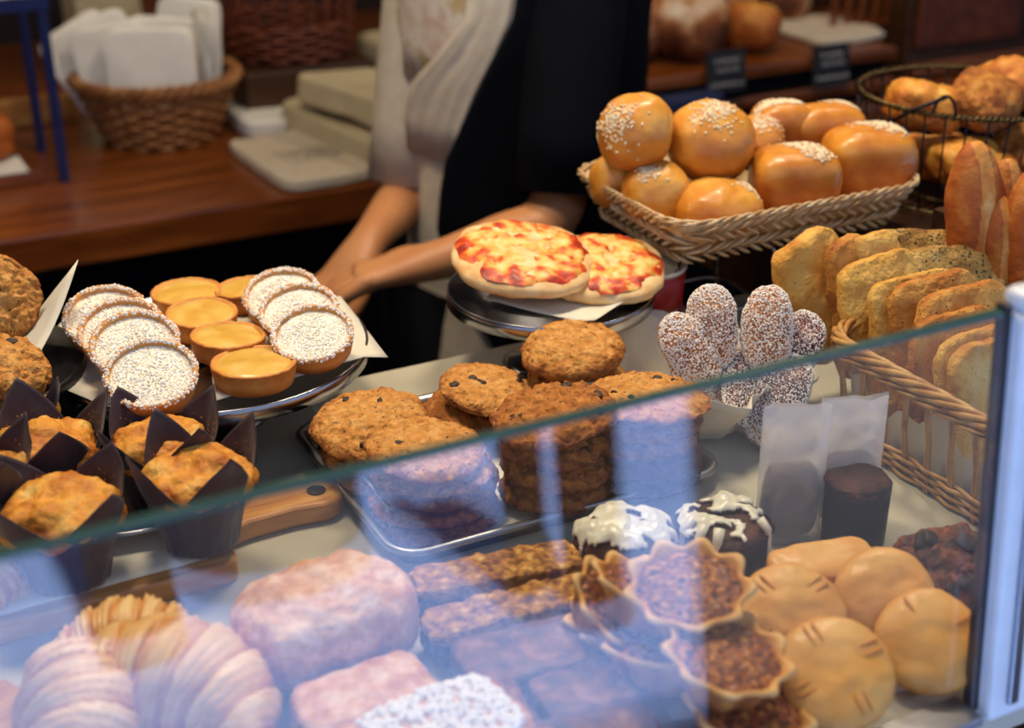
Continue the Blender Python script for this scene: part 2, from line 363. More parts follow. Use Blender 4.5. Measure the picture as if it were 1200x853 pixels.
# display counter: marble top on a dark cabinet
t = thing('display_counter', 'pale veined marble counter carrying all the pastries behind the glass', 'counter', W(0, 0, 0), (0, 0, TH))
mb = MB(); box(mb, -1.7, .004, -.035, 1.8, .607, 0); bevel(mb.build('marble_top', 'marble', t, smooth=False), .004)
mb = MB(); box(mb, -1.68, .02, FLOOR, 1.78, .58, -.036); mb.build('cabinet', 'dark_wood', t, smooth=False)

# glass guard: pane, polished top edge, post, bottom rail
TILT = .022; GH = .252
t = thing('glass_guard', 'low glass screen with a polished green edge along the counter front', 'glass screen', W(.006, 0, 0), (0, 0, TH))
mb = MB()
mb.add([(-1.3, -.005, .004), (-.004, -.005, .004), (-.004, .005, .004), (-1.3, .005, .004),
        (-1.3, TILT-.0035, GH), (-.004, TILT-.0035, GH), (-.004, TILT+.0035, GH), (-1.3, TILT+.0035, GH)],
       [(0, 1, 5, 4), (2, 3, 7, 6), (0, 3, 2, 1), (1, 2, 6, 5), (3, 0, 4, 7)])
mb.build('glass_pane', 'glass', t, smooth=False)
mb = MB(); mb.add([(-1.3, TILT-.0035, GH-.001), (-.004, TILT-.0035, GH-.001), (-.004, TILT+.0035, GH-.001), (-1.3, TILT+.0035, GH-.001),
        (-1.3, TILT-.0028, GH+.0015), (-.004, TILT-.0028, GH+.0015), (-.004, TILT+.0028, GH+.0015), (-1.3, TILT+.0028, GH+.0015)],
       [(0, 1, 5, 4), (1, 2, 6, 5), (2, 3, 7, 6), (3, 0, 4, 7), (4, 5, 6, 7), (3, 2, 1, 0)])
mb.build('polished_edge', 'glass_edge', t, smooth=False)
def lean(mb, x0, x1, y0, y1, z0, z1):
    k = TILT/GH
    mb.add([(x0, y0+k*z0, z0), (x1, y0+k*z0, z0), (x1, y1+k*z0, z0), (x0, y1+k*z0, z0), (x0, y0+k*z1, z1), (x1, y0+k*z1, z1), (x1, y1+k*z1, z1), (x0, y1+k*z1, z1)],
           [(0, 3, 2, 1), (4, 5, 6, 7), (0, 1, 5, 4), (1, 2, 6, 5), (2, 3, 7, 6), (3, 0, 4, 7)]); return mb
bevel(lean(MB(), 0, .05, -.014, .005, 0, GH+.001).build('post', 'white_paint', t, smooth=False), .003)
lean(MB(), -.0035, .0, -.0045, .0042, .004, GH+.004).build('gasket', 'gasket', t, smooth=False)
bevel(lean(MB(), .012, .02, -.017, -.014, .01, GH).build('groove_strip', 'steel', t, smooth=False), .001)
mb = MB(); rbox(.022, .022, .012, 4).put(mb, 6); mb.build('post_cap', 'white_paint', t, (.012, TILT-.004, GH+.001))
bevel(lean(MB(), -1.3, -.004, -.014, .010, .0, .006).build('bottom_rail', 'dull_steel', t, smooth=False), .001)

# ================================================================ PASTRIES
R = random.Random(3)
def cookie(px, py, z, r, h, m, label, group, rot=(0, 0, 0), seed=0, chips=0, lump=.003, n=38, parent=None, pos=None, chipdir=None):
    p = pos if pos is not None else at(px, py, z)
    t = thing('cookie', label, 'cookie', p, rot, group)
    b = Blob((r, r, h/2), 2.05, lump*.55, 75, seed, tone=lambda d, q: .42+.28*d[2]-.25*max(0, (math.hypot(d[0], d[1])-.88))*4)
    def fn(d, q):
        rr = math.hypot(q[0], q[1]); th = math.atan2(q[1], q[0])
        e = 1+.018*math.sin(3*th+seed)+.010*math.sin(7*th+seed*2)
        return (q[0]*e, q[1]*e, q[2] + (.0020*fr(Vector((q[0]*150+seed, q[1]*150, 3)), 4)-.0016*max(0, .25-abs(fr(Vector((q[0]*70+seed, q[1]*70, 7)), 2)))*4*lump/.003 if d[2] > 0 else .0015*fr(Vector(q)*200, 2)))
    b.fn = fn
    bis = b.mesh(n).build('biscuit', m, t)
    RR = random.Random(seed)
    for k in range(chips):
        a = RR.uniform(0, 6.28); q = RR.uniform(.1, .75)
        d = (math.cos(a)*q, math.sin(a)*q, .55)
        s = b.surf(d); c = Blob((RR.uniform(.003, .0055), RR.uniform(.0025, .004), .0025), 2.6, .0008, 300, k, centre=True)
        c.mesh(5).build('chocolate_chip', 'chocolate', bis, (s[0], s[1], s[2]-.0012), (RR.uniform(-.5, .5), RR.uniform(-.5, .5), RR.uniform(0, 3)))
    return t

# ---------------------------------------------------------------- sheet tray with cookies
TA, TB, TWD, TDP = -.104, .402, .268, .215
t = thing('baking_tray', 'silver rimmed baking tray holding the stacks of cookies', 'tray', W(TA, TB, .0), (0, 0, TH))
ol = rrect(TWD, TDP, .02)
mb = MB(); sweep(mb, ol, [(-.012, .0015), (-.008, .0015), (-.003, .013), (-.001, .0155), (.002, .017), (.0045, .0165), (.0055, .0145), (.005, .012), (.002, .0115), (-.001, .012), (-.0055, .0), (-.012, .0)])
mb.build('pan', 'dull_steel', t)
o = sheet('parchment_sheet', 'parchment', [W(TA-.128, TB-.095, .004), W(TA+.118, TB-.098, .004), W(TA+.122, TB+.098, .004), W(TA-.122, TB+.104, .004)], wave=.0015, seed=2, nu=24, nv=20,
      fn=lambda u, v, p: (p.x, p.y, p.z + .05*max(0, v-.82)**1.3*1.6*(1-u)**.5 + .22*max(0, .12-u)*(v > .1) + (.10*max(0, (.08-v))*max(0, math.sin(u*11)) if v < .08 else 0)))
tag(o, 'baking parchment lining the cookie tray under the stacks', 'parchment')
G = 'cookies stacked on the baking tray'
def pile(name, base, items, mk):
    """items: (dx_px, r, h, tiltx, tilty, chips); stacks upwards from a base pixel"""
    p0 = at(base[0], base[1], .006); z = p0.z
    n = len(items)
    for i, (dx, r, h, tx, ty, ch) in enumerate(items):
        pos = Vector((p0.x+dx, p0.y+R.uniform(-.003, .003), z))
        word = 'topmost' if i == n-1 else ('bottom' if i == 0 else ['second', 'third', 'fourth', 'fifth'][i-1]+' from the bottom')
        mk(i, pos, r, h, (tx, ty, R.uniform(0, 6)), ch, f'{name[0]}, {word} of the {name[1]}')
        z += h*.93
k0 = [0]
def mkc(m, lump=.003, n=38):
    def f(i, pos, r, h, rot, ch, lab):
        k0[0] += 1
        mm = m if isinstance(m, str) else m[min(i, len(m)-1)]
        cookie(0, 0, 0, r, h, mm, lab, G, rot, 10+k0[0]*3, ch, lump, n, pos=pos)
    return f
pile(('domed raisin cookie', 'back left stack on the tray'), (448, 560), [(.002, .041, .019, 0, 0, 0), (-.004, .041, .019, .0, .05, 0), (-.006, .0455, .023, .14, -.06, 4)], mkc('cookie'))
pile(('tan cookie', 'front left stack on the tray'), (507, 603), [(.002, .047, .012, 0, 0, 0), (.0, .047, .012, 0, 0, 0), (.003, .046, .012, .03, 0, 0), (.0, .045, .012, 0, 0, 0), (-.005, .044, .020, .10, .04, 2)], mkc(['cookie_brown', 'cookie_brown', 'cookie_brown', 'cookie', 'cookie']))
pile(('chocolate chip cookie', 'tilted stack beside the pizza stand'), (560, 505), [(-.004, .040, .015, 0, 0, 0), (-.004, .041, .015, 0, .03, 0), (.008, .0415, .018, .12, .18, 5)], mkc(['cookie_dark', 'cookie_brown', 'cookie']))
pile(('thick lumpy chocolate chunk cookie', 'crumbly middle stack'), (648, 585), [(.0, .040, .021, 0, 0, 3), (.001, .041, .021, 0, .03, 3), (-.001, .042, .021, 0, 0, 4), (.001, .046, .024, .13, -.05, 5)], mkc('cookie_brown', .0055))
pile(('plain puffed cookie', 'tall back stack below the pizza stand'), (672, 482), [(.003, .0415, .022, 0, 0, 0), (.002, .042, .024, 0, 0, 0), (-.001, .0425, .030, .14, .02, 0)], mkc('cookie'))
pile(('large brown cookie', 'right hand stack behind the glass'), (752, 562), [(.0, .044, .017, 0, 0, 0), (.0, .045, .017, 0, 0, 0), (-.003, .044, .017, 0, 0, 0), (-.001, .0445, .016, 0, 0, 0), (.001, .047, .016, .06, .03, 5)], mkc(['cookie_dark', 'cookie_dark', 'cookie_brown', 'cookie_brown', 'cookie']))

# ---------------------------------------------------------------- stands
def stand(px, py, z, r, label, stem=True, tilt=(0, 0), m='steel', name='cake_stand', pos=None):
    p = pos if pos is not None else at(px, py, z)
    t = thing(name, label, 'cake stand', (p.x, p.y, 0))
    prof = [(.0001, z-.008), (r*.5, z-.0075), (r*.93, z-.009), (r*.985, z-.0125), (r, z-.012), (r*1.004, z-.004), (r, z+.0008), (r*.985, z+.001), (r*.975, z-.002), (r*.6, z-.002), (.0001, z-.002)]
    lathe(MB(), prof, 80).build('plate', m, t)
    b = [(.042, 0), (.043, .002), (.036, .006), (.018, .010), (.011, .016), (.010, z*.4), (.014, z*.62), (.018, z-.018), (.022, z-.0085)]
    lathe(MB(), b, 40).build('pedestal', m, t)
    return t, p
# pizza stand
ZP = .075
t, PP = stand(645, 337, ZP, .0925, 'silver pedestal stand carrying two small pizzas', m='steel')
q = PP
o = sheet('parchment_sheet', 'parchment', [(q.x-.06, q.y-.03, ZP+.0015), (q.x+.035, q.y-.088, ZP+.0015), (q.x+.105, q.y+.012, ZP+.006), (q.x-.0, q.y+.06, ZP+.0015)], wave=.0012, seed=4, fn=lambda u, v, p: (p.x, p.y, p.z+.03*max(0, u-.85)))
tag(o, 'parchment corner poking out under the two small pizzas', 'parchment')
def pizza(pos, rot, label, seed, r=.0605):
    t = thing('small_pizza', label, 'pizza', pos, rot, 'small pizzas on the silver stand')
    b = Blob((r, r, .0125), 2.5, .0022, 40, seed, tone=lambda d, q: .66-.35*max(0, -d[2])-.5*max(0, d[2]-.1)*max(0, math.hypot(d[0], d[1])-.6)+.25*fr(Vector(q)*60, 3))
    b.mesh(22).build('crust', 'pizza_crust', t)
    mb = MB(); V = []; T = []; n = 34; Fc = []
    for i in range(n+1):
        rr = i/n
        for j in range(72):
            th = 2*PI*j/72; ed = r*(.955+.03*math.sin(5*th+seed)+.02*math.sin(11*th))
            x, y = rr*ed*math.cos(th), rr*ed*math.sin(th)
            nz_ = fr(Vector((x*75+seed, y*75, 1)), 4)
            z = .0253-.0065*rr**7 + .0022*nz_ + .001*fr(Vector((x*200, y*200, seed)), 2)
            pat = fr(Vector((x*75+seed*3, y*75, 9)), 3)
            T.append(.73 - .45*max(0, rr-.62)/.38 + .62*pat*(.6+.7*rr) - (.35 if fr(Vector((x*70, y*70, seed+4)), 2) > .42 else 0)); V.append((x, y, z))
    Fc = [(i*72+j, i*72+(j+1) % 72, (i+1)*72+(j+1) % 72, (i+1)*72+j) for i in range(n) for j in range(72)]
    mb.add(V, Fc, T); mb.build('cheese_topping', 'sauce_cheese', t)
pizza((q.x+.046, q.y+.006, ZP+.004), (.16, .02, 0), 'small cheese pizza on the right of the silver stand, half underneath the other', 21, .055)
pizza((q.x-.026, q.y-.004, ZP+.017), Euler((.14, .09, 0)).to_matrix().to_euler(), 'small cheese pizza on the left, resting over the edge of the other', 5, .0615)

# tart stand
ZT = .066
t, PT = stand(250, 404, ZT, .128, 'wide silver pedestal stand carrying sugared tarts and custard tarts', m='steel')
q = PT
o = sheet('parchment_sheet', 'parchment', [(q.x-.145, q.y-.050, ZT+.002), (q.x-.060, q.y-.116, ZT+.001), (q.x+.045, q.y+.03, ZT+.001), (q.x-.135, q.y+.085, ZT+.001)], wave=.001, seed=5, fn=lambda u, v, p: (p.x, p.y, p.z+.004*max(0, .2-u)))
tag(o, 'left parchment sheet hanging off the tart stand', 'parchment')
o = sheet('parchment_sheet', 'parchment', [(q.x+.022, q.y-.112, ZT+.0036), (q.x+.146, q.y-.018, ZT+.0036), (q.x+.095, q.y+.098, ZT+.0036), (q.x-.02, q.y+.08, ZT+.0036)], wave=.001, seed=6, fn=lambda u, v, p: (p.x, p.y, p.z-.006*max(0, u-.85)/.15*(1-v)))
tag(o, 'right parchment sheet overhanging the tart stand beside the hands', 'parchment')
def tart(px, py, z, label, group, kind, rot, seed, r=.0315, h=.019, pos=None):
    p = pos if pos is not None else at(px, py, z)
    t = thing('tart', label, 'tart', p, rot, group)
    sug = kind == 'sugar'
    dep = .0062 if sug else .0025
    prof = [(.0001, 0), (r*.86, 0), (r*.9, .001), (r*.955, h*.5), (r*.99, h-.001), (r*.985, h), (r*.93, h+.0005), (r*.885, h-.0008), (r*.86, h-dep), (.0001, h-dep)]
    def wob(th, i, q):
        k = 1+.012*fr(Vector((math.cos(th)*3+seed, math.sin(th)*3, i)), 3)
        return (q[0]*k, q[1]*k, q[2]+(.0009*fr(Vector((math.cos(th)*6+seed, math.sin(th)*6, 0)), 3) if 3 < i < 8 else 0))
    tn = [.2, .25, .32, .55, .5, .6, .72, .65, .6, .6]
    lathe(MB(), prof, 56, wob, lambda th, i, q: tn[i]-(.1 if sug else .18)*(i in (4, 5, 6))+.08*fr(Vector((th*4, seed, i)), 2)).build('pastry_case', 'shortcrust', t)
    rf = r*.885; zf = h-dep+.001
    fb = Blob((rf, rf, .0022 if sug else .0048), 2.4, .0008, 90, seed, centre=True, tone=lambda d, q: .68-.4*max(0, math.hypot(d[0], d[1])-.85)*4+.12*fr(Vector(q)*70, 2))
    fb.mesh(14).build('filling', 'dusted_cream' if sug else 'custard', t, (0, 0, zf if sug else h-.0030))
    if sug:
        mb = MB(); RR = random.Random(seed)
        for k in range(900):
            a = RR.uniform(0, 6.283); rr = rf*math.sqrt(RR.random())
            grain(mb, (rr*math.cos(a), rr*math.sin(a), zf+.0022*math.sqrt(max(0, 1-(rr/rf)**2))+.0003), (0, 0, 1), [RR.uniform(.0004, .0010)]*3, RR, 1)
        for k in range(620):
            a = RR.uniform(0, 6.283); rr = r*RR.uniform(.88, 1.0)
            grain(mb, (rr*math.cos(a), rr*math.sin(a), h+RR.uniform(-.0012, .0006)-(.001 if rr > r*.97 else 0)), (0, 0, 1), [RR.uniform(.0005, .0014)]*3, RR, 1)
        o = mb.build('sugar_nibs', 'sugar', t); o['kind'] = 'stuff'
    return t
G1 = 'sugared tarts on the silver stand'; G2 = 'custard tarts on the silver stand'
zt = ZT+.003
def tart_row(tops, rot, sep, zlow, r, h, g, sd, labs):
    """nearest first: top-face pixels; each further one lies one thickness lower along the shared normal"""
    n = nrm(*rot); C0 = at(tops[0][0], tops[0][1], zlow+h*n.z+r*math.sqrt(1-n.z**2)*.97)
    for k, ((px, py), lab) in enumerate(zip(tops, labs)):
        top = rayplane(px, py, C0-n*sep*k, n)
        tart(0, 0, 0, 'sugar dusted tart, '+lab, g, 'sugar', (rot[0], rot[1], rot[2]), sd+k, r, h, pos=top-n*h)
tart_row([(177, 436), (158, 401), (143, 385), (124, 369)], (.42, .10, 0), .0150, zt, .0345, .0185, G1, 31,
         ['nearest of the left row with the full white top showing', 'third from the back in the left row', 'second from the back in the left row', 'farthest of the four overlapping on the left'])
tart_row([(366, 389), (350, 362), (330, 343)], (.36, -.02, 0), .0150, zt, .0330, .0185, G1, 41,
         ['nearest of the right row with bright white top', 'middle of the right row', 'farthest of the right row'])
for i, (px, py, z, rx, ry, r, lab) in enumerate([
    (221, 363, zt, .02, .0, .0310, 'at the very back of the centre row'), (238, 388, zt+.001, .06, -.03, .030, 'second from the back in the centre row'),
    (268, 416, zt+.001, .06, .02, .0305, 'with puffed edge, third from the back'), (299, 448, zt, .03, .0, .0335, 'nearest to the front of the stand'),
    (290, 358, zt+.001, .06, .03, .0270, 'half hidden behind the right sugared row')]):
    tart(px, py, z, 'golden custard tart '+lab, G2, 'custard', (rx, ry, i), 51+i, r, .018)

# ---------------------------------------------------------------- cutting board, dish, muffins
t = thing('cutting_board', 'wooden cutting board with a rounded holed handle under the muffins', 'cutting board', W(0, 0, 0), (0, 0, TH))
out = []
ax0, ax1, b0_, b1_ = -.70, -.338, .335, .47
hb = .402
pts = [(ax0, b0_), (ax1-.012, b0_), (ax1-.003, b0_+.004), (ax1, b0_+.014), (ax1, hb-.030), (ax1+.008, hb-.022), (ax1+.02, hb-.0185), (ax1+.055, hb-.017), (ax1+.068, hb-.019)]
for k in range(13):
    a = -PI/2+PI*k/12; pts.append((ax1+.078+.022*math.cos(a)*.9, hb+.0205*math.sin(a)))
pts += [(ax1+.068, hb+.019), (ax1+.055, hb+.017), (ax1+.02, hb+.0185), (ax1+.008, hb+.022), (ax1, hb+.03), (ax1, b1_-.01), (ax1-.01, b1_), (ax0, b1_)]
bo = prism(MB(), pts, 0, .017).build('board', 'board_wood', t, smooth=False); bevel(bo, .004, 3)
hole = lathe(MB(), [(.0063, .0172), (.0072, .0178), (.0063, .0184), (.0055, .0176), (.0063, .0172)], 24, close=False).build('handle_hole', 'dark_wood', t, (ax1+.078, hb, 0))
lathe(MB(), [(.0001, .0165), (.0060, .0165), (.0060, .0174), (.0001, .0174)], 24).build('handle_hole', 'chocolate', t, (ax1+.078, hb, 0))
o = sheet('parchment_sheet', 'parchment', [W(-.69, .337, .019), W(-.352, .347, .019), W(-.348, .47, .019), W(-.69, .47, .019)], wave=.0008, seed=8)
tag(o, 'parchment spread over the cutting board under the muffins', 'parchment')
# shiny round dish behind
dc = W(-.385, .478, 0)
t = thing('round_dish', 'shallow silver dish under the rear dark wrapped muffins', 'dish', (dc.x, dc.y, .0195))
lathe(MB(), [(.0001, 0), (.07, 0), (.084, .004), (.096, .011), (.0985, .0125), (.097, .0135), (.084, .0065), (.07, .0022), (.0001, .0022)], 64).build('bowl', 'steel', t)
tube(MB(), [(.0985*math.cos(a*PI/32), .0985*math.sin(a*PI/32), .0125) for a in range(64)], .0018, 8, True).build('rolled_rim', 'steel', t)

def muffin(p, r0, r1, h, spin, label, seed, lean_=(0, 0), top=(0, 0), crumbs=160, kk=1.0):
    t = thing('muffin', label, 'muffin', p, (lean_[0], lean_[1], spin), 'muffins in dark paper wrappers')
    mb = MB(); nu, nv = 96, 20; V = []; T = []
    for j in range(nv+1):
        v = j/nv
        for i in range(nu):
            th = 2*PI*i/nu
            u4 = (th/(PI/2)) % 1; pk = abs(2*u4-1)           # four straight-sided points of the folded square
            hh = h*(.74+.62*kk*pk)
            z = v*hh
            r = r0+(r1-r0)*min(1.5, (z/h))**1.05
            sq = 1+.07*pk-.03
            cr = .0004*math.sin(24*th+seed)*(1-v) + .0015*fr(Vector((math.cos(th)*3, math.sin(th)*3, z*40+seed)), 2)
            r = (r*sq+cr)
            V.append((r*math.cos(th), r*math.sin(th), z)); T.append(.5)
    Fc = [(j*nu+i, j*nu+(i+1) % nu, (j+1)*nu+(i+1) % nu, (j+1)*nu+i) for j in range(nv) for i in range(nu)]
    Fc.append(tuple(reversed(range(nu))))
    mb.add(V, Fc); wp = o = mb.build('paper_wrapper', 'wrapper', t)
    s = o.modifiers.new('paper', 'SOLIDIFY'); s.thickness = .0005
    b = Blob((r1*.88, r1*.88, h*.34), 2.2, .0062, 40, seed, centre=True, fn=lambda d, q: (q[0]*(1+.45*min(0, d[2])), q[1]*(1+.45*min(0, d[2])), q[2]), tone=lambda d, q: .5+.2*d[2]+.35*fr(Vector(q)*45+Vector((seed, 0, 0)), 3))
    b.mesh(36).build('muffin_top', 'muffin', t, (top[0], top[1], h*.70))
    if crumbs:
        RR = random.Random(seed); mb = MB()
        for _ in range(crumbs):
            a = RR.uniform(0, 6.28); pk = abs(math.cos(2*a)); z = h*(.72+.32*pk*RR.random()**1.6); r = r0+(r1-r0)*min(1, z/h)**1.15
            if z > h*(.78+.4*kk*pk): continue
            r = r*(1+.05*pk-.02)-.0012
            grain(mb, (r*math.cos(a), r*math.sin(a), z), (math.cos(a), math.sin(a), 0), [RR.uniform(.0003, .0007)]*3, RR, 1)
        o = mb.build('crumbs', 'oat', wp); o['kind'] = 'stuff'
    return t
zb = .0215
muffin(at(238, 632, zb), .025, .041, .062, TH+.25, 'muffin in dark paper at the front right, golden top split open', 3, (0, 0))
muffin(at(82, 672, zb), .027, .045, .062, TH+.55, 'muffin in dark paper with a smooth domed orange top, beside the board front edge', 9, (0, 0), kk=.8)
muffin(at(197, 584, zb+.004), .025, .041, .055, TH+.35, 'muffin in dark paper with a tall pointed flap, just in front of the sugared tarts', 14)
muffin(at(62, 590, zb), .026, .043, .060, TH+.1, 'muffin in dark paper at the back left, crumbs on its flaps', 22)
muffin(at(-25, 640, zb), .026, .043, .062, TH+.4, 'muffin in dark paper cut by the left picture edge', 27)
muffin(at(20, 540, zb), .024, .038, .056, TH+.9, 'dark wrapped muffin hidden behind the back left one', 29, crumbs=40)

# left stand with cookies
t, PL = stand(-52, 430, .075, .098, 'dark pedestal stand at the left edge holding chunky cookies', m='black_paint')
q = PL
o = sheet('parchment_sheet', 'parchment', [(q.x-.06, q.y-.04, .077), (q.x+.055, q.y-.062, .077), (q.x+.088, q.y+.052, .084), (q.x-.05, q.y+.06, .077)], wave=.002, seed=9,
          fn=lambda u, v, p: (p.x+.01*max(0, u-.7), p.y, p.z+.16*max(0, u-.62)*v**2))
tag(o, 'parchment curling up at the left edge beside the cookies', 'parchment')
cookie(-8, 352, .118, .036, .022, 'cookie', 'brown cookie leaning upright at the far left, above the curled parchment', 'chunky cookies at the left edge', (1.1, .2, .3), 71, 3, .005)
cookie(4, 446, .083, .033, .028, 'cookie', 'chunky golden cookie lying at the left edge over the muffins', 'chunky cookies at the left edge', (.3, .35, .3), 75, 3, .006)
cookie(-40, 400, .082, .036, .022, 'cookie_brown', 'brown cookie lying under the leaning one at the far left', 'chunky cookies at the left edge', (.1, .0, .3), 77, 2, .005)

# ---------------------------------------------------------------- friands dusted with sugar, in paper
fc = W(.074, .405, 0)
def crumple(name, c, r, h, label, seed, m='parchment', amp=.012):
    V = []; nr, nt_ = 18, 60
    for i in range(nr+1):
        u = i/nr
        for j in range(nt_):
            th = 2*PI*j/nt_; rr = r*u*(1+.16*fr(Vector((math.cos(th)*1.6+seed, math.sin(th)*1.6, 0)), 3))
            if abs(math.cos(2*th)) > .6: rr *= 1+.12*u
            z = h*max(0, u-.55)**1.4/.33 + amp*(u**2)*fr(Vector((math.cos(th)*2.5*u+seed, math.sin(th)*2.5*u, u*3)), 3)
            V.append((rr*math.cos(th), rr*math.sin(th), max(.0012, z+.0012)))
    Fc = [(i*nt_+j, i*nt_+(j+1) % nt_, (i+1)*nt_+(j+1) % nt_, (i+1)*nt_+j) for i in range(nr) for j in range(nt_)]
    o = MB().add(V, Fc).build(name, m, None, c); s = o.modifiers.new('paper', 'SOLIDIFY'); s.thickness = .0004
    return tag(o, label, 'parchment')
crumple('parchment_sheet', (fc.x-.004, fc.y, .0), .088, .052, 'crumpled parchment cradling the sugar dusted oval cakes', 2)
def friand(pos, rot, label, seed, w=.034, l=.056, h=.022, m='dusted', n=900):
    t = thing('oval_cake', label, 'cake', pos, rot, 'sugar dusted oval cakes in parchment')
    b = Blob((w*.5*1.25, l*.5*1.25, h/2), 2.3, .0016, 60, seed, centre=True, tone=lambda d, q: .35+.3*fr(Vector(q)*70, 3))
    cb = b.mesh(16).build('cake_body', m, t)
    RR = random.Random(seed); mb = MB()
    grains_on(mb, b.surf, n, lambda R: Vector((R.gauss(0, 1), R.gauss(0, 1), abs(R.gauss(0, 1))*.6+.05)), (.0009, .0007, .0005), RR, .2)
    o = mb.build('powdered_sugar', 'sugar', cb); o['kind'] = 'stuff'
mat('berry', [(0, '#2a0f1e'), (.5, '#5c2434'), (1, '#9a5a3c')], 60, .6, .5, .6, 200, .002)
def F3(px, py, z): return at(px, py, z)
# pos, tilt to face camera and up
for i, (px, py, z, rx, ry, rz, m, lab) in enumerate([
    (834, 384, .093, 1.22, 0, .10, 'dusted', 'standing at the back left, tallest of them'),
    (899, 386, .092, 1.18, 0, -.20, 'dusted', 'standing at the back right'),
    (808, 412, .080, 1.10, -.42, .70, 'dusted', 'leaning out at the left end'),
    (871, 452, .048, .75, .55, .2, 'dusted_berry', 'with purple berry juice in the centre of the heap'),
    (929, 412, .070, 1.0, .35, -.45, 'dusted_berry', 'propped at the right end against the wicker basket'),
    (916, 462, .046, .80, .15, -.5, 'dusted_berry', 'lying low right with berry stains'),
    (820, 448, .046, .9, -.2, .5, 'dusted_berry', 'lying low left under the leaning one'),
    (845, 466, .032, .75, .1, 1.3, 'dusted', 'lying lowest in the middle behind the glass'),
    (893, 482, .026, .55, .1, .2, 'dusted', 'nearest, just behind the small paper bags')]):
    friand(F3(px, py, z), (rx, ry, rz), 'sugar dusted oval cake '+lab, 80+i, m=m, n=900)

# ---------------------------------------------------------------- glassine bags
def bag(px, py, label, seed, w=.047, h=.118, d=.020, rz=.1, filled=True):
    p = at(px, py, .0015)
    t = thing('glassine_bag', label, 'paper bag', p, (0, 0, rz), 'translucent paper bags of sweets')
    V = []; nu, nv = 40, 26
    for j in range(nv+1):
        v = j/nv
        for i in range(nu):
            th = 2*PI*i/nu; c, s = math.cos(th), math.sin(th)
            dd = d*(1-.85*v**2.2)*.5+.0012
            x = w/2*abs(c)**.55*(1 if c > 0 else -1)*(1+.03*v); y = dd*abs(s)**.8*(1 if s > 0 else -1)
            k = .0042*fr(Vector((x*60, seed+(s > 0)*3, v*h*60)), 4)
            V.append((x+k*.4, y+k, v*h+.0022*fr(Vector((x*50, seed, 1)), 2)*v))
    Fc = [(j*nu+i, j*nu+(i+1) % nu, (j+1)*nu+(i+1) % nu, (j+1)*nu+i) for j in range(nv) for i in range(nu)]
    Fc.append(tuple(reversed(range(nu)))); MB().add(V, Fc).build('paper', 'glassine', t)
    if filled:
        b = rbox(w*.88, d*.78, h*.55, 4, amp=.0015, freq=60, seed=seed, tone=lambda d_, q: .4+.3*fr(Vector(q)*60, 3)); b.mesh(12).build('contents', 'choc_cake', t, (0, 0, .002))
bag(921, 628, 'see-through paper bag half full of brown sweets, nearer to the cookie tray', 3, h=.106)
bag(986, 612, 'see-through white paper bag standing behind the dark chocolate cake', 6, w=.049, h=.103, rz=.2)

# ---------------------------------------------------------------- chocolate cakes
def choc_cylinder(px, py, r, h, label, iced, seed):
    p = at(px, py, .0015)
    t = thing('chocolate_cake', label, 'cake', p, (0, 0, seed), 'small chocolate cakes')
    lathe(MB(), [(.0001, 0), (r*.96, 0), (r, .002), (r*1.03, h*.98), (r*1.0, h*.985), (r*.97, h*.9)], 48, lambda th, i, q: (q[0]*(1+.01*math.sin(9*th+seed)), q[1]*(1+.01*math.sin(9*th+seed)), q[2]+(.0015*math.sin(2*th+seed) if i > 2 else 0))).build('dark_wrapper', 'cake_wrapper', t)
    b = Blob((r*.985, r*.985, h*.24 if iced else h*.12), 2.5, .0026, 60, seed, centre=True, tone=lambda d, q: .45+.4*fr(Vector(q)*60, 3))
    b.mesh(16).build('cake_body', 'choc_cake', t, (0, 0, h*.93))
    if iced: icing_on(t, b, (0, 0, h*.93), seed, r, zmin=.40, amt=-.16)
def icing_on(t, b, off, seed, r, zmin=.25, drips=True, amt=.0):
    V, Fc = cubesphere(34); P = []; keep = []
    for d in V:
        s = Vector(b.surf(d)); nn = Vector(d)
        pat = fr(Vector((d[0]*1.6+seed*1.9, d[1]*1.6, seed)), 3)
        thick = pat + (d[2]-zmin)*.9 + amt
        keep.append(thick > .15)
        P.append(s + Vector((nn.x*.4, nn.y*.4, 1)).normalized()*(.0008+.0030*min(1, max(0, thick-.1)*2)*(1+.6*fr(Vector(s)*140, 2))))
    F2 = [f for f in Fc if all(keep[i] for i in f)]
    used = sorted({i for f in F2 for i in f}); mp = {u: k for k, u in enumerate(used)}
    mb = MB(); mb.add([P[u][:] for u in used], [tuple(mp[i] for i in f) for f in F2])
    if drips:
        RR = random.Random(seed)
        for k in range(4):
            a = -PI/2+RR.uniform(-1.3, 1.3)-t.rotation_euler.z; z0 = b.r[2]*.3; ln = RR.uniform(.010, .024)
            pts = [(math.cos(a)*(b.r[0]*.80), math.sin(a)*(b.r[0]*.80), z0+.010), (math.cos(a)*(b.r[0]*1.0), math.sin(a)*(b.r[0]*1.0), z0+.003), (math.cos(a)*(b.r[0]*1.05), math.sin(a)*(b.r[0]*1.05), z0-ln*.5), (math.cos(a)*(b.r[0]*1.05), math.sin(a)*(b.r[0]*1.05), z0-ln)]
            tube(mb, pts, [.004, .0035, .0022, .0018], 8, flat=.7)
    o = mb.build('white_icing', 'icing', t, off)
    s = o.modifiers.new('body', 'SOLIDIFY'); s.thickness = .0016; s.offset = 1
choc_cylinder(998, 633, .0225, .052, 'tall dark chocolate cake without icing, in front of the white paper bag', False, 2)
choc_cylinder(845, 655, .0325, .030, 'chocolate cake in a dark wrapper with white icing running down its side', True, 4)
p = at(733, 668, .0015)
t = thing('chocolate_cake', 'low round chocolate cake half covered in smooth white icing, beside the oat bars', 'cake', p, (0, 0, .8), 'small chocolate cakes')
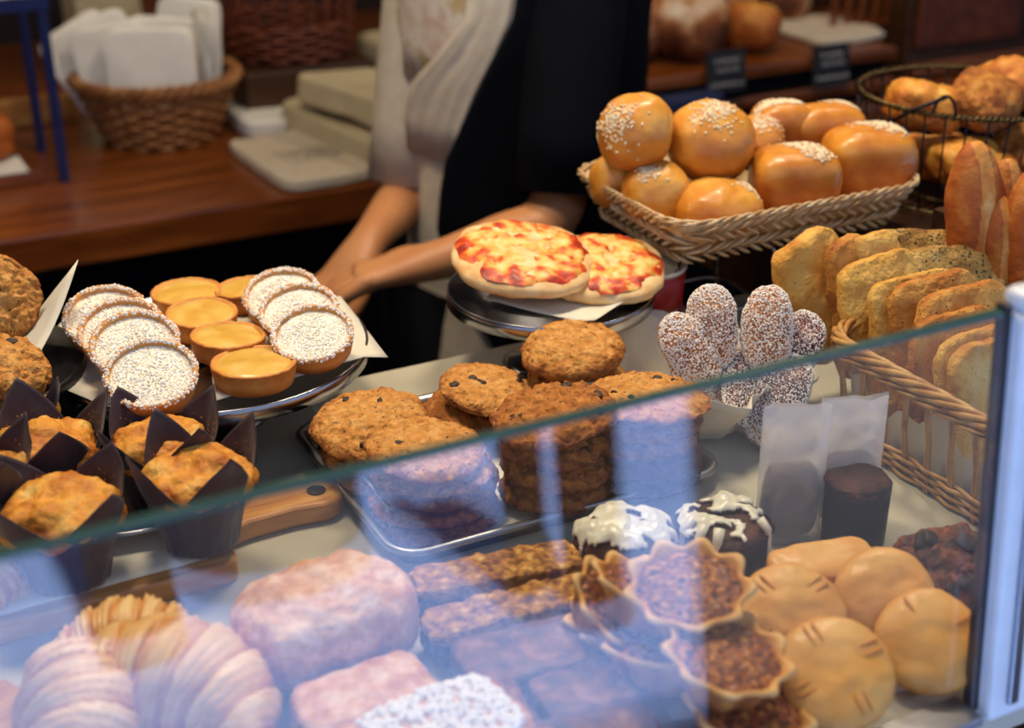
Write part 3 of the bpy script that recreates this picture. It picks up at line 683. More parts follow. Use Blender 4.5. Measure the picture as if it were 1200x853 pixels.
b = Blob((.034, .034, .019), 2.4, .002, 60, 8, tone=lambda d, q: .5+.4*fr(Vector(q)*60, 3)); b.mesh(18).build('cake_body', 'choc_cake', t)
icing_on(t, b, (0, 0, 0), 9, .034, zmin=.22, drips=False, amt=-.04)

# rock cake with chunks
p = at(1104, 690, .0015)
t = thing('rock_cake', 'craggy star shaped brown cake with chocolate chunks beside the post', 'cake', p, (.35, 0, .3))
b = Blob((.037, .034, .019), 2.3, .004, 60, 5, fn=lambda d, q: (q[0]*(1+.13*max(-.3, math.sin(9*math.atan2(d[1], d[0])))*min(1, math.hypot(d[0], d[1])**3)), q[1]*(1+.13*max(-.3, math.sin(9*math.atan2(d[1], d[0])))*min(1, math.hypot(d[0], d[1])**3)), q[2]+.004*fr(Vector(q)*110, 3)), tone=lambda d, q: .5+.4*fr(Vector(q)*90, 3))
b.mesh(30).build('cake_body', 'rock_cake', t)
RR = random.Random(4)
for k in range(9):
    d = (RR.uniform(-.6, .6), RR.uniform(-.6, .4), .6); s = b.surf(d)
    Blob((RR.uniform(.004, .008), RR.uniform(.004, .006), .0035), 3.5, .001, 200, k, centre=True).mesh(5).build('chocolate_chunk', 'chocolate', t, s, (RR.uniform(-.5, .5), RR.uniform(-.5, .5), RR.uniform(0, 3)))

# ---------------------------------------------------------------- round pies
o = sheet('parchment_sheet', 'white_paper', [W(-.16, .075, .0012), W(-.012, .03, .0012), W(.0, .18, .0012), W(-.09, .26, .0012)], wave=.001, seed=12)
tag(o, 'white paper sheet under the round pies at the lower right', 'paper sheet')
def pie(pos, rot, label, seed, r=.0375, h=.025, slits=4, s0=.3):
    t = thing('round_pie', label, 'pie', pos, rot, 'round golden pies')
    b = Blob((r, r, h/2), 2.0, .0009, 50, seed, centre=True, pz=2.7, fn=lambda d, q: (q[0], q[1], q[2]+(.0014*fr(Vector((q[0]*60+seed, q[1]*60, 0)), 2) if d[2] > 0 else 0)),
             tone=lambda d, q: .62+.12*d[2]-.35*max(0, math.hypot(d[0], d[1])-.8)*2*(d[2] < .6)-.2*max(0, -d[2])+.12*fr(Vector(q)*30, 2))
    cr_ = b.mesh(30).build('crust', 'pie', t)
    for k in range(slits):
        a = s0+k*2*PI/4; rr = r*.55
        c = Vector(b.surf((math.cos(a)*.5, math.sin(a)*.5, .62)))
        mb = MB(); Blob((.0072, .0012, .0013), 2.2, centre=True).put(mb, 5); mb.build('almond_sliver', 'shortcrust', cr_, c, (0, .12, a))
    if slits > 2:
        mb = MB()
        for k in range(slits):
            a = s0+k*2*PI/4
            c = Vector(b.surf((math.cos(a)*.5-math.sin(a)*.12, math.sin(a)*.5+math.cos(a)*.12, .62)))
            mb2 = MB(); Blob((.0075, .0007, .0010), 2.2, centre=True).put(mb2, 4); mb2.xf(Rm(0, .12, a, c)); mb.add(np.concatenate(mb2.v), mb2.f)
        mb.build('slit', 'crust_bread', cr_)
    return t
def pie_pair(c0, z0, c1, rot, r0, r1, l0, l1, sd, sl, sep=.026):
    n = nrm(*rot); C = at(c0[0], c0[1], z0); C2 = rayplane(c1[0], c1[1], C-n*sep, n)
    pie(C, rot, l0, sd, r0, slits=sl[0], s0=.35); pie(C2, rot, l1, sd+3, r1, slits=sl[1], s0=.6)
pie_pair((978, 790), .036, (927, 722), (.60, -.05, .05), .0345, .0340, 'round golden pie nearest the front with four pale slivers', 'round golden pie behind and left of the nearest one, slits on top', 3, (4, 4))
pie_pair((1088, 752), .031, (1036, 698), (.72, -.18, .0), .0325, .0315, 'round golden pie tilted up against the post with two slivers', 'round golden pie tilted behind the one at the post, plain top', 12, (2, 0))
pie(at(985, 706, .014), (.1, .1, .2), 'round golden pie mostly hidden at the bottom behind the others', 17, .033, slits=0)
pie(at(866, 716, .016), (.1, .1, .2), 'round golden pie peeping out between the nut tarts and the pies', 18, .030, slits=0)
# cut half pie on its back
p = at(962, 672, .022)
t = thing('shortbread_wedge', 'thick pale shortbread piece propped on the pies by the dark cake', 'shortbread', p, (.25, -.04, .22))
b = rbox(.074, .036, .017, 4, amp=.0014, freq=60, seed=4, tone=lambda d, q: .60+.2*d[2]+.12*fr(Vector(q)*50, 2)); b.mesh(16).build('biscuit', 'pie', t)

# ---------------------------------------------------------------- fluted nut tarts
def nut_tart(pos, rot, label, seed, r=.036, h=.026):
    t = thing('nut_tart', label, 'tart', pos, rot, 'fluted nut tarts')
    nf = 9
    prof = [(.0001, 0), (r*.55, 0), (r*.66, .002), (r*.76, h*.35), (r*.86, h*.7), (r*.99, h*.92), (r*1.05, h*1.0), (r*1.0, h*1.09), (r*.89, h*1.0), (r*.84, h*.82)]
    def ru(th, i, q):
        w = [0, .2, .5, .7, .9, 1.1, 1.2, 1.2, 1.0, .5][i]
        s = math.sin(nf*th+seed); k = 1+.072*w*s+.02*fr(Vector((math.cos(th)*2+seed, math.sin(th)*2, 0)), 2)
        z = q[2]+(.0013*s*w if i > 3 else 0)
        return (q[0]*k, q[1]*k, z)
    lathe(MB(), prof, 144, ru, lambda th, i, q: [.2, .25, .3, .35, .4, .55, .8, .85, .6, .4][i]+.12*math.sin(nf*th+seed)+.12*fr(Vector((th*3, seed, i*.5)), 2)).build('fluted_crust', 'ruffle_crust', t)
    b = Blob((r*.88, r*.88, .0048), 2.3, .0016, 230, seed, centre=True, oct=3, tone=lambda d, q: .5+.4*fr(Vector(q)*240, 2)+.15*d[2]); b.mesh(44).build('nut_filling', 'nut_filling', t, (0, 0, h*.86))
for i, (px, py, z, rx, ry, lab) in enumerate([
    (806, 722, .052, .18, -.05, 'highest on the heap, in front of the iced cake'), (842, 805, .036, .16, .04, 'in the middle front of the heap, nuts bright brown'),
    (868, 868, .006, .12, .0, 'cut off by the bottom picture edge'), (705, 738, .020, .35, -.45, 'tipped at the left end next to the oat bars'),
    (748, 728, .034, .25, -.2, 'wedged under the highest one on the left'), (772, 800, .010, .2, -.1, 'low in shadow at the left front'),
    (822, 756, .008, .05, .0, 'at the bottom hidden under the highest one'), (735, 760, .004, .1, -.1, 'lying low behind the left ones')]):
    nut_tart(at(px, py, z), (rx, ry, i*.7), 'fluted nut tart '+lab, 3+i, .0345 if i != 0 else .0355)

# ---------------------------------------------------------------- bars and brownies
def bar(pos, rot, label, seed, w, d, h, two=True, grp='oat slices'):
    t = thing('oat_slice' if two else 'brownie', label, 'slice' if two else 'brownie', pos, rot, grp)
    if two:
        rbox(w, d, h*.62, 9, amp=.0022, freq=110, seed=seed, tone=lambda d_, q: .45+.4*fr(Vector(q)*110, 3)).mesh(24).build('dark_fruit_layer', 'fruit_layer', t, (0, 0, 0))
        rbox(w*1.01, d*1.02, h*.42, 6, amp=.0030, freq=130, seed=seed+1, tone=lambda d_, q: .5+.45*fr(Vector(q)*150, 3)).mesh(30).build('oat_topping', 'oat', t, (0, 0, h*.56))
    else:
        rbox(w, d, h, 8, amp=.0018, freq=60, seed=seed, tone=lambda d_, q: .45+.3*(d_[2] > .5)+.3*fr(Vector(q)*60, 3)).mesh(22).build('brownie_block', 'brownie', t)
def seg(p0, p1, z):  # centre, angle, length between two pixels
    a, b = at(*p0, z), at(*p1, z); c = (a+b)/2; return c, math.atan2(b.y-a.y, b.x-a.x), (b-a).length
zb2 = .0015
c, an, ln = seg((487, 690), (675, 655), .02)
bar(Vector((c.x, c.y, zb2)), (0, 0, an), 'long oat slice with dark fruit filling, just in front of the cookie tray', 3, ln*1.02, .034, .027)
c, an, ln = seg((502, 742), (682, 695), .02)
bar(Vector((c.x, c.y, zb2)), (0, 0, an), 'long oat slice with dark filling, nearer the viewer than its twin', 6, ln*1.02, .032, .027)
for i, (x0, y0, x1, y1, w, lab) in enumerate([(540, 782, 712, 738, .052, 'dark brownie directly below the oat slices'), (630, 822, 745, 790, .044, 'dark brownie beside the shadowed nut tart'), (625, 880, 770, 845, .044, 'dark brownie at the bottom edge of the picture'), (520, 850, 620, 822, .044, 'dark brownie partly behind the sugared crumb cake')]):
    c, an, ln = seg((x0, y0), (x1, y1), .02)
    bar(Vector((c.x, c.y, zb2)), (0, 0, an), lab, 20+i, ln, w, .022, False, 'brownies')

# ---------------------------------------------------------------- big pastries at the bottom
p = at(385, 775, .0015)
t = thing('puff_roll', 'plump rounded pastry roll with a rough sugary top, left of the oat slices', 'pastry', p, (0, 0, TH+.05))
b = Blob((.056, .042, .031), 3.0, .003, 40, 4, fn=lambda d, q: (q[0], q[1], q[2]+(.0016*math.sin(q[0]*190+q[1]*70)+.0016*fr(Vector(q)*110, 2))*(d[2] > -.2)), tone=lambda d, q: .55+.25*d[2]+.25*fr(Vector(q)*50, 3))
b.mesh(40).build('pastry_body', 'puff', t)
def strip_cake(px, py, rz, w, d, h, label, m, name, cat, seed, powder=0, grp=None):
    p = at(px, py, .0015); t = thing(name, label, cat, p, (0, 0, rz), grp)
    b = rbox(w, d, h, 5, amp=.002, freq=70, seed=seed, tone=lambda d_, q: .5+.25*d_[2]+.3*fr(Vector(q)*70, 3)); b.mesh(26).build('pastry_body', m, t)
    if powder:
        mb = MB(); RR = random.Random(seed)
        for _ in range(powder):
            x, y = RR.uniform(-w*.3, w*.5), RR.uniform(-d*.5, d*.5)
            s = b.surf((x/(w/2), y/(d/2), 1.02)); s_ = RR.uniform(.0010, .0034)
            grain(mb, (s[0], s[1], s[2]+s_*.3), (0, 0, 1), (s_, s_*.8, s_*.7), RR, 1)
        o = mb.build('powdered_crumbs', 'sugar', t); o['kind'] = 'stuff'
strip_cake(430, 850, TH+.05, .085, .052, .030, 'flat square pastry in front of the plump roll', 'puff', 'square_pastry', 'pastry', 5)
strip_cake(505, 905, TH+.1, .115, .065, .034, 'crumb cake heaped with white powdered sugar at the bottom edge', 'puff', 'crumb_cake', 'cake', 9, 900)

# croissants
def croissant(pos, rot, label, seed, L=.070, Rm_=.027, bend=1.15, m='croissant', n=150):
    t = thing('croissant', label, 'croissant', pos, rot, 'croissants')
    V = []; T = []; sg = 36
    for i in range(n+1):
        u = i/n*2-1
        a = u*bend; cx, cy = L*math.sin(a)/bend*1.0, L*(1-math.cos(a))/bend
        s = abs(u)*4.6+.5; fracn = s-math.floor(s)
        rad = Rm_*(max(0, 1-abs(u)**2.2))**.55*(1-.03) + .0035*(1-fracn)*(1-abs(u)**4) + .0005
        for j in range(sg):
            th = 2*PI*j/sg
            s = abs(u)*3.7+.5+.45*math.cos(th+.5); fracn = (s-math.floor(s))**2
            rad = Rm_*(max(0, 1-abs(u)**1.7))**.85 + .0050*(1-fracn)*(1-abs(u)**4) + .0005
            rip = .0012*math.sin(s*2*PI*4+th)+.0012*fr(Vector((u*8+seed, math.cos(th)*2, math.sin(th)*2)), 3)
            r = rad+rip*(1-abs(u)**6)
            nx, ny = math.sin(a), -math.cos(a)
            V.append((cx+nx*r*math.cos(th), cy+ny*r*math.cos(th), max(-Rm_*.75, r*.92*math.sin(th))))
            T.append(.30+.38*(1-fracn)+.22*math.sin(th)+.15*fr(Vector((u*12, th, seed)), 2))
    Fc = [(i*sg+j, i*sg+(j+1) % sg, (i+1)*sg+(j+1) % sg, (i+1)*sg+j) for i in range(n) for j in range(sg)]
    Fc += [tuple(reversed(range(sg))), tuple(range(n*sg, (n+1)*sg))]
    MB().add(V, Fc, T).build('flaky_pastry', m, t, (0, 0, Rm_*.74))
croissant(at(212, 842, .004), (0, -.05, PI-.30), 'large striped croissant lying at the lower left, horns towards the viewer', 3, .082, .036, 1.15)
croissant(at(105, 872, .004), (.0, 0, 1.95), 'croissant with an oval swirl, partly overlapping the large striped one on its left', 8, .066, .033, .9)
croissant(at(158, 785, .008), (.1, 0, PI+.1), 'croissant lying behind the large striped one with its brown crown showing', 19, .052, .026, .8)
croissant(at(-12, 700, .004), (.2, .1, 1.75), 'golden flaky croissant at the left picture edge below the muffins', 12, .056, .030, .8)
t = thing('wooden_tray', 'orange brown wooden tray corner at the lower left corner', 'tray', at(-28, 880, .0), (0, 0, TH+.5))
bevel(box(MB(), -.06, -.05, .001, .045, .03, .012).build('tray_base', 'board_wood', t, smooth=False), .003)
# ---------------------------------------------------------------- woven baskets
def herring(mb, outline, prof, rows, step, R_, wid=.0022, thick=.0009, slant=.9):
    """short slanted strands in zig-zag rows on a flared wall"""
    n = len(outline); P = [Vector((x, y, 0)) for x, y, _, _ in outline]; NN = [Vector((nx, ny, 0)) for _, _, nx, ny in outline]
    cum = [0]
    for i in range(n): cum.append(cum[-1]+(P[(i+1) % n]-P[i]).length)
    tot = cum[-1]
    def S(s, v):
        s %= tot
        lo = 0
        import bisect
        lo = max(0, bisect.bisect_right(cum, s)-1); lo = min(lo, n-1)
        f = (s-cum[lo])/max(1e-9, cum[lo+1]-cum[lo]); p = P[lo].lerp(P[(lo+1) % n], f); nn = NN[lo].lerp(NN[(lo+1) % n], f)
        k = v*(len(prof)-1); a = min(int(k), len(prof)-2); g = k-a
        o = prof[a][0]*(1-g)+prof[a+1][0]*g; z = prof[a][1]*(1-g)+prof[a+1][1]*g
        return p+nn*o+Vector((0, 0, z)), nn
    cnt = int(tot/step)
    for r in range(rows):
        sg = 1 if r % 2 else -1
        for k in range(cnt):
            s0 = k*step+R_.uniform(-.1, .1)*step; pts = []
            for q in range(5):
                f = q/4; p, nn = S(s0+sg*(f-.5)*step*slant*1.7, (r+.02+f*.96)/rows)
                pts.append(p+nn*(math.sin(f*PI)*.0022))
            tube(mb, pts, [wid*.55, wid, wid*1.1, wid, wid*.55], 5, flat=.55)
    return S
def twist_rim(mb, pts, r, strands, turns, seg=5):
    n = len(pts); C = sum((Vector(p) for p in pts), Vector())/n
    for s in range(strands):
        q = []
        for i in range(n*3):
            f = i/3; a = Vector(pts[int(f) % n]); b = Vector(pts[(int(f)+1) % n]); p = a.lerp(b, f-int(f))
            ph = 2*PI*(s/strands+turns*f/n); o = (p-C); o.z = 0; o.normalize()
            q.append(p+o*math.cos(ph)*r+Vector((0, 0, math.sin(ph)*r)))
        tube(mb, q, r*.62, seg, True)
# bun basket
BA, BB, BW, BD = .256, .585, .272, .178
BZ = .092
t = thing('bun_basket', 'pale plaited rectangular basket heaped with glossy buns and loaves', 'basket', W(BA, BB, BZ), (0, 0, TH))
ol = rrect(BW*.86, BD*.82, .009, 3, 16)
mb = MB(); RB = random.Random(2)
prof = [(0, -.004), (.012, .018), (.026, .042)]
S = herring(mb, ol, prof, 4, .0125, RB, .0030)
mb.build('plaited_side', 'pale_wicker', t)
mb = MB(); sweep(mb, ol, [(-.004, .001), (-.001, .001), (.010, .018), (.0235, .041), (.0225, .041), (.009, .018), (-.002, .003)]); mb.build('basket_lining', 'pale_wicker', t)
rim = [(x+nx*.027, y+ny*.027, .0435) for x, y, nx, ny in ol]
mb = MB(); twist_rim(mb, rim, .0022, 3, 26); mb.build('rim', 'pale_wicker', t)
# stand under the basket
t = thing('wire_stand', 'low steel wire stand holding up the bun basket', 'stand', W(.198, .575, 0), (0, 0, TH))
for z_, rr in ((BZ-.004, 0), (.022, -.01)):
    o2 = rrect(.115+rr, .095+rr, .02, 5, 4); mb = MB(); tube(mb, [(x, y, z_) for x, y, _, _ in o2], .002, 8, True); mb.build('ring', 'steel', t)
for sx in (-1, 1):
    for sy in (-1, 1):
        x, y = sx*.050, sy*.040
        tube(MB(), [(x, y, BZ-.004), (x+sx*.008, y+sy*.008, BZ*.75), (x+sx*.006, y+sy*.006, BZ*.3), (x+sx*.012, y+sy*.012, .003), (x+sx*.02, y+sy*.02, .003)], .0024, 8).build('leg', 'steel', t)
# buns
def seeds(b, t, n, axis, spread, seed, size=(.0017, .0011, .0007), m='seed'):
    mb = MB(); RR = random.Random(seed); grains_on(mb, b.surf, n, cone(axis, spread), size, RR, .5)
    o = mb.build('seeds', m, t); o['kind'] = 'stuff'
def bun(px, py, z, r, label, seed, sq=1.0, sa=(-.3, -.5, .8), ns=150, spread=.28, rot=(0, 0, 0), h=.92):
    t = thing('seeded_bun', label, 'bun', at(px, py, z), rot, 'glossy buns in the plaited basket')
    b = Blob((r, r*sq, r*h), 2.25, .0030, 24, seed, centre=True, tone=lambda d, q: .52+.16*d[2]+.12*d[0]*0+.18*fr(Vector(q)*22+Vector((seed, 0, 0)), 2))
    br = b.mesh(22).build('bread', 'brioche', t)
    if ns: seeds(b, br, ns, sa, spread, seed)
BASK = [('highest seeded bun at the left of the plaited basket, seeds on its left cheek', 745, 154, .60, 45, 1.0, (-.62, -.62, .45), 190, .30),
        ('large round seeded bun right of the highest one, crinkled front', 832, 166, .585, 52, .90, (.02, -.45, 1), 240, .24),
        ('seeded bun wedged between the highest bun and the low front bun', 768, 226, .575, 40, .95, (-.3, -.5, .9), 110, .18),
        ('shiny low bun at the front rim of the plaited basket, seeds behind its crown', 840, 244, .535, 53, .62, (.7, .1, .75), 90, .20),
        ('plain bun tucked in at the left corner of the plaited basket', 722, 212, .625, 30, 1.1, (0, 0, 1), 0, .2),
        ('pale seeded bun showing behind the large round one', 886, 168, .60, 33, 1.0, (.3, -.3, 1), 120, .3)]
def onb(px, py, b):
    u = (px-600)/F; v = (426.5-py)/F
    d = Vector((u, cp+sp*v, -(sp-cp*v))); o = Vector((0, 0, H))
    k = (b-(-(o.x-O0.x)*sa+(o.y-O0.y)*ca))/(-d.x*sa+d.y*ca)
    return o+d*k
for i, (lab, px, py, b_, rp, hh, sa_, ns, spr) in enumerate(BASK):
    q = onb(px, py, b_); bun(px, py, q.z, rp*scale_at(q), lab, 3+i*3, sa=sa_, ns=ns, spread=spr, h=hh)
def loaf(px, py, z, w, d, h, label, seed, rot, sa, ns, spread=.2):
    t = thing('brioche_loaf', label, 'loaf', at(px, py, z), rot, 'brioche loaves in the plaited basket')
    b = Blob((w/2, d/2, h/2), 3.4, .0014, 26, seed, centre=True, pz=2.6,
             fn=lambda d_, q: (q[0]*(1+.10*d_[2]), q[1]*(1+.10*d_[2]), q[2]+.35*h*max(0, d_[2])*0),
             tone=lambda d_, q: (.50+.22*d_[2] if d_[2] > -.1 else .34)+.15*fr(Vector(q)*24, 2))
    b.mesh(24).build('bread', 'brioche', t)
    if ns: seeds(b, t, ns, sa, spread, seed)
def ridge(b_w, n, seed): pass
def loaf2(px, py, z, w, d, h, label, seed, rz, line, ns, tilt=(0, 0)):
    """loaf with square lower side, domed top, and a line of seeds over the crown"""
    t = thing('brioche_loaf', label, 'loaf', at(px, py, z), (tilt[0], tilt[1], rz), 'brioche loaves in the plaited basket')
    def fn(d_, q):
        k = q[2]/(h/2)
        return (q[0]*(1+.06*k), q[1]*(1+.06*k), q[2])
    b = Blob((w/2, d/2, h/2), 4.0, .0014, 26, seed, centre=True, pz=3.2, fn=fn,
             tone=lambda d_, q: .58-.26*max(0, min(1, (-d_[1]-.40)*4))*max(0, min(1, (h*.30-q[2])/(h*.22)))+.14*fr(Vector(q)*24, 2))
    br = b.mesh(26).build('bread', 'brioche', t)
    if ns:
        mb = MB(); RR = random.Random(seed)
        def pk(R_):
            u = R_.uniform(-1, 1); a, c = line; p = Vector(a).lerp(Vector(c), (u+1)/2)
            return p+Vector((R_.gauss(0, .15), R_.gauss(0, .15), R_.gauss(0, .05)))
        grains_on(mb, b.surf, int(ns*1.7), pk, (.0019, .0013, .0009), RR, .6)
        o = mb.build('seeds', 'seed', br); o['kind'] = 'stuff'
def LF(lab, px, py, b_, w, d, h, seed, rz, line, ns, tilt=(0, 0)):
    q = onb(px, py, b_); loaf2(px, py, q.z, w, d, h, lab, seed, rz, line, ns, tilt)
LF('brioche loaf with browned square side, centre front of the basket', 930, 216, .535, .082, .062, .072, 3, TH-.42, ((-.1, .95, .7), (.45, -.5, .9)), 230, (.05, 0))
LF('largest brioche loaf at the right end of the basket', 1016, 194, .550, .088, .072, .078, 7, TH-.42, ((-.25, .9, .7), (.45, -.25, .9)), 260)
LF('brioche loaf lying behind the two front loaves with seeds along its back', 964, 160, .605, .078, .055, .066, 11, TH-.3, ((.1, .9, .8), (.75, -.1, .8)), 200)
LF('small seeded loaf at the back of the basket', 915, 160, .620, .060, .05, .070, 14, TH-.3, ((-.8, 0, .8), (.6, 0, .9)), 200)
# fill under
for i, (a, b) in enumerate([(.19, .57), (.26, .60), (.20, .53)]): pass

# ---------------------------------------------------------------- dark wooden riser, wire basket of scones
t = thing('wooden_riser', 'dark wooden box raising the wire basket behind the cheese breads', 'box', W(.36, .62, 0), (0, 0, TH))
bevel(box(MB(), -.075, -.10, 0, .45, .11, .07).build('box_body', 'dark_wood', t, smooth=False), .003)
WBc = W(.545, .600, .0)
t = thing('wire_basket', 'round dark wire basket with looped handles filled with scones', 'basket', (WBc.x, WBc.y, .072))
wr, wh = .112, .108
def ring(r, z, n=64): return [(r*math.cos(2*PI*i/n), r*math.sin(2*PI*i/n), z) for i in range(n)]
mb = MB(); twist_rim(mb, ring(wr, wh), .0026, 2, 60); mb.build('rim', 'brass_wire', t)
mb = MB(); tube(mb, ring(wr*.88, .004), .0018, 6, True); tube(mb, ring(wr*.5, .004), .0014, 6, True); mb.build('base_ring', 'brass_wire', t)
mb = MB()
for i in range(34):
    a = 2*PI*i/34; c, s = math.cos(a), math.sin(a)
    tube(mb, [(wr*.5*c, wr*.5*s, .004), (wr*.88*c, wr*.88*s, .004), (wr*c, wr*s, wh)], .0011, 5)
mb.build('side_wires', 'dark_wire', t)
a0 = -2.05
for (aa, nm) in ((a0, 0), (a0+1.9, 1)):
    c, s = math.cos(aa), math.sin(aa); tx, ty = -s, c
    pts = []
    for k in range(11):
        f = k/10*PI; pts.append((wr*c+tx*.011*math.cos(f), wr*s+ty*.011*math.cos(f), wh+.020*math.sin(f)))
    tube(MB(), pts, .0016, 6).build('handle_loop', 'dark_wire', t)
    tube(MB(), [(wr*c, wr*s, wh+.019), (wr*c-tx*.03, wr*s-ty*.03, wh+.003), (wr*c-tx*.055+c*.006, wr*s-ty*.055+s*.006, wh-.014)], .0022, 6).build('handle_arm', 'dark_wire', t)
def scone(pos, rot, label, seed, r=.04, m='cookie_brown', h=.026):
    t = thing('scone', label, 'scone', pos, rot, 'scones in the wire basket')
    Blob((r, r*.8, h), 2.5, .006, 34, seed, centre=True, tone=lambda d, q: .45+.2*d[2]+.4*fr(Vector(q)*50+Vector((seed, 0, 0)), 3)).mesh(20).build('bread', m, t)
for i, (a, b, z, lab) in enumerate([(.490, .60, .172, 'at the left inside the rim of the wire basket'), (.535, .565, .178, 'highest in the middle of the wire basket'), (.600, .60, .180, 'dark topped, at the right of the wire basket'),
                                    (.515, .550, .118, 'behind the front wires, upper middle layer'), (.580, .545, .122, 'behind the front wires at the right'), (.53, .62, .105, 'deep inside the wire basket')]):
    scone(W(a, b, z), (.2*math.sin(i*2), .2*math.cos(i*3), i*1.1), 'rough brown scone '+lab, 4+i, .043 if i != 5 else .038, m=['muffin', 'cookie_brown', 'crust_bread'][i % 3])
scone(W(.545, .555, .094), (.1, .3, 1), 'rough brown scone at the bottom of the wire basket front', 19, .036, 'rock_cake', .018)

# ---------------------------------------------------------------- long rolls
def roll(pos, rot, label, seed, L=.115, w=.025):
    t = thing('long_roll', label, 'bread roll', pos, rot, 'long bread rolls standing at the right edge')
    b = Blob((w, w*.8, L/2), 2.1, .0015, 40, seed, centre=True, tone=lambda d, q: .40+.2*fr(Vector((q[0]*60, q[1]*60, q[2]*20+seed)), 3)+(.32 if abs(q[0]-.004*math.sin(q[2]*40))<w*.22 and d[1] < 0 else 0))
    b.mesh(26).build('bread', 'crust_bread', t)
rg = W(.385, .395, 0)
t = thing('bread_crate', 'dark crate holding the long bread rolls behind the cheese breads', 'crate', W(.50, .43, 0), (0, 0, TH))
mb = MB(); box(mb, -.10, -.05, 0, .12, .05, .006); box(mb, -.10, -.05, 0, -.094, .05, .11); box(mb, .114, -.05, 0, .12, .05, .11); box(mb, -.094, -.05, 0, .114, -.044, .11); box(mb, -.094, .044, 0, .114, .05, .11)
mb.build('crate_body', 'dark_wood', t, smooth=False)
for i, (px, py, z, w, L, ry, lab) in enumerate([(1144, 260, .150, .0265, .138, -.12, 'tallest long roll with a pale split down its front'), (1172, 292, .130, .019, .10, -.18, 'slim brown roll in front of the tallest one'), (1206, 282, .14, .022, .12, -.05, 'long roll cut off by the right picture edge'), (1180, 262, .135, .020, .115, -.1, 'roll squeezed between the tallest and the slim one')]):
    p = W(.42+i*.028 if i < 3 else .436, .40 if i != 1 else .385, 0); q = at(px, py, z)
    roll(q, (-.12, ry, .1), lab, 5+i, L, w)

# ---------------------------------------------------------------- wicker basket with cheese breads
CA0, CA1, CB0, CB1 = .145, .385, .085, .335
cx_, cy_ = (CA0+CA1)/2, (CB0+CB1)/2
t = thing('bread_basket', 'open stake wicker basket full of upright cheese breads', 'basket', W(cx_, cy_, .001), (0, 0, TH))
w_, d_ = CA1-CA0, CB1-CB0
ol = rrect(w_*.86, d_*.90, .022, 6, 22); n = len(ol); HB = .088
RBB = random.Random(5)
def wall(i, z): x, y, nx, ny = ol[i % n]; o = .012*(z/HB); return Vector((x+nx*o, y+ny*o, z))
mb = MB()
for i in range(0, n, 3):
    for s in (-.0012, .0014):
        x, y, nx, ny = ol[i]; tx, ty = -ny, nx
        pts = [wall(i, z)+Vector((tx*s, ty*s, 0))+Vector((nx, ny, 0))*(.001*math.sin(z*90+i)) for z in (.0, .02, .045, .068, HB)]
        tube(mb, pts, .0016, 5)
mb.build('stakes', 'wicker', t)
def wale(z, amp, r, ph, per=3):
    return [wall(i, z)+Vector((ol[i][2], ol[i][3], 0))*(amp*math.cos(PI*i/per+ph))+Vector((0, 0, RBB.uniform(-.0006, .0006))) for i in range(n)]
mb = MB()
for k, z in enumerate((.003, .0065, .010, .0135, .017, .0205)): tube(mb, wale(z, .0024, .002, PI*(k % 2)), .0019, 5, True)
mb.build('woven_bottom_band', 'wicker', t)
mb = MB(); twist_rim(mb, [wall(i, HB) for i in range(n)], .0042, 5, 9, 6); twist_rim(mb, [wall(i, HB-.008)+Vector((ol[i][2], ol[i][3], 0))*.002 for i in range(n)], .0030, 4, 11, 5); mb.build('rim', 'wicker', t)
mb = MB(); sweep(mb, ol, [(-.006, .0015), (-.003, .0015), (-.003, .003)]); mb.build('basket_floor', 'wicker', t)
# paper liner
mb = MB(); V = []
ol2 = rrect(w_*.86-.010, d_*.90-.010, .02, 6, 22)
for j in range(9):
    z = .004+j/8*.05
    for i, (x, y, nx, ny) in enumerate(ol2):
        o = .008*(j/8)-.002; kz = (.012*math.sin(i*.45)+.008*math.sin(i*1.13)) * (j/8)**2
        V.append((x+nx*o, y+ny*o, z+kz))
m2 = len(ol2); mb.add(V, [(j*m2+i, j*m2+(i+1) % m2, (j+1)*m2+(i+1) % m2, (j+1)*m2+i) for j in range(8) for i in range(m2)])
o = mb.build('paper_liner', 'parchment', None, W(cx_, cy_, .001), (0, 0, TH)); tag(o, 'parchment liner showing through the stakes of the cheese bread basket', 'parchment')
def slabbread(pos, rot, w, h, th_, m, label, seed, bendy=0, notch=False):
    t = thing('cheese_bread', label, 'bread', pos, rot, 'cheese breads in the wicker basket')
    def fn(d, q):
        x, y, z = q
        y += bendy*(x/(w/2))**2*.012
        y += .0025*fr(Vector((x*50+seed, z*50, 1)), 2)
        if notch:
            dd = math.hypot((x-w*.22)/.020, (z+h*.05)/.007)
            if dd < 1: y += .007*(1-dd)*(1 if d[1] < 0 else 0)
        return (x*(1+.05*math.sin(z*60+seed)), y, z)
    b = Blob((w/2, th_/2, h/2), 5.0, .0019, 60, seed, centre=True, fn=fn, oct=4,
             tone=lambda d, q: .68-.50*max(0, max(abs(q[0])/(w/2), abs(q[2])/(h/2))-.80)*3+.25*fr(Vector(q)*38+Vector((seed, 0, 0)), 3))
    b.mesh(40).build('bread', m, t)
FB = 'cheese breads in the wicker basket'
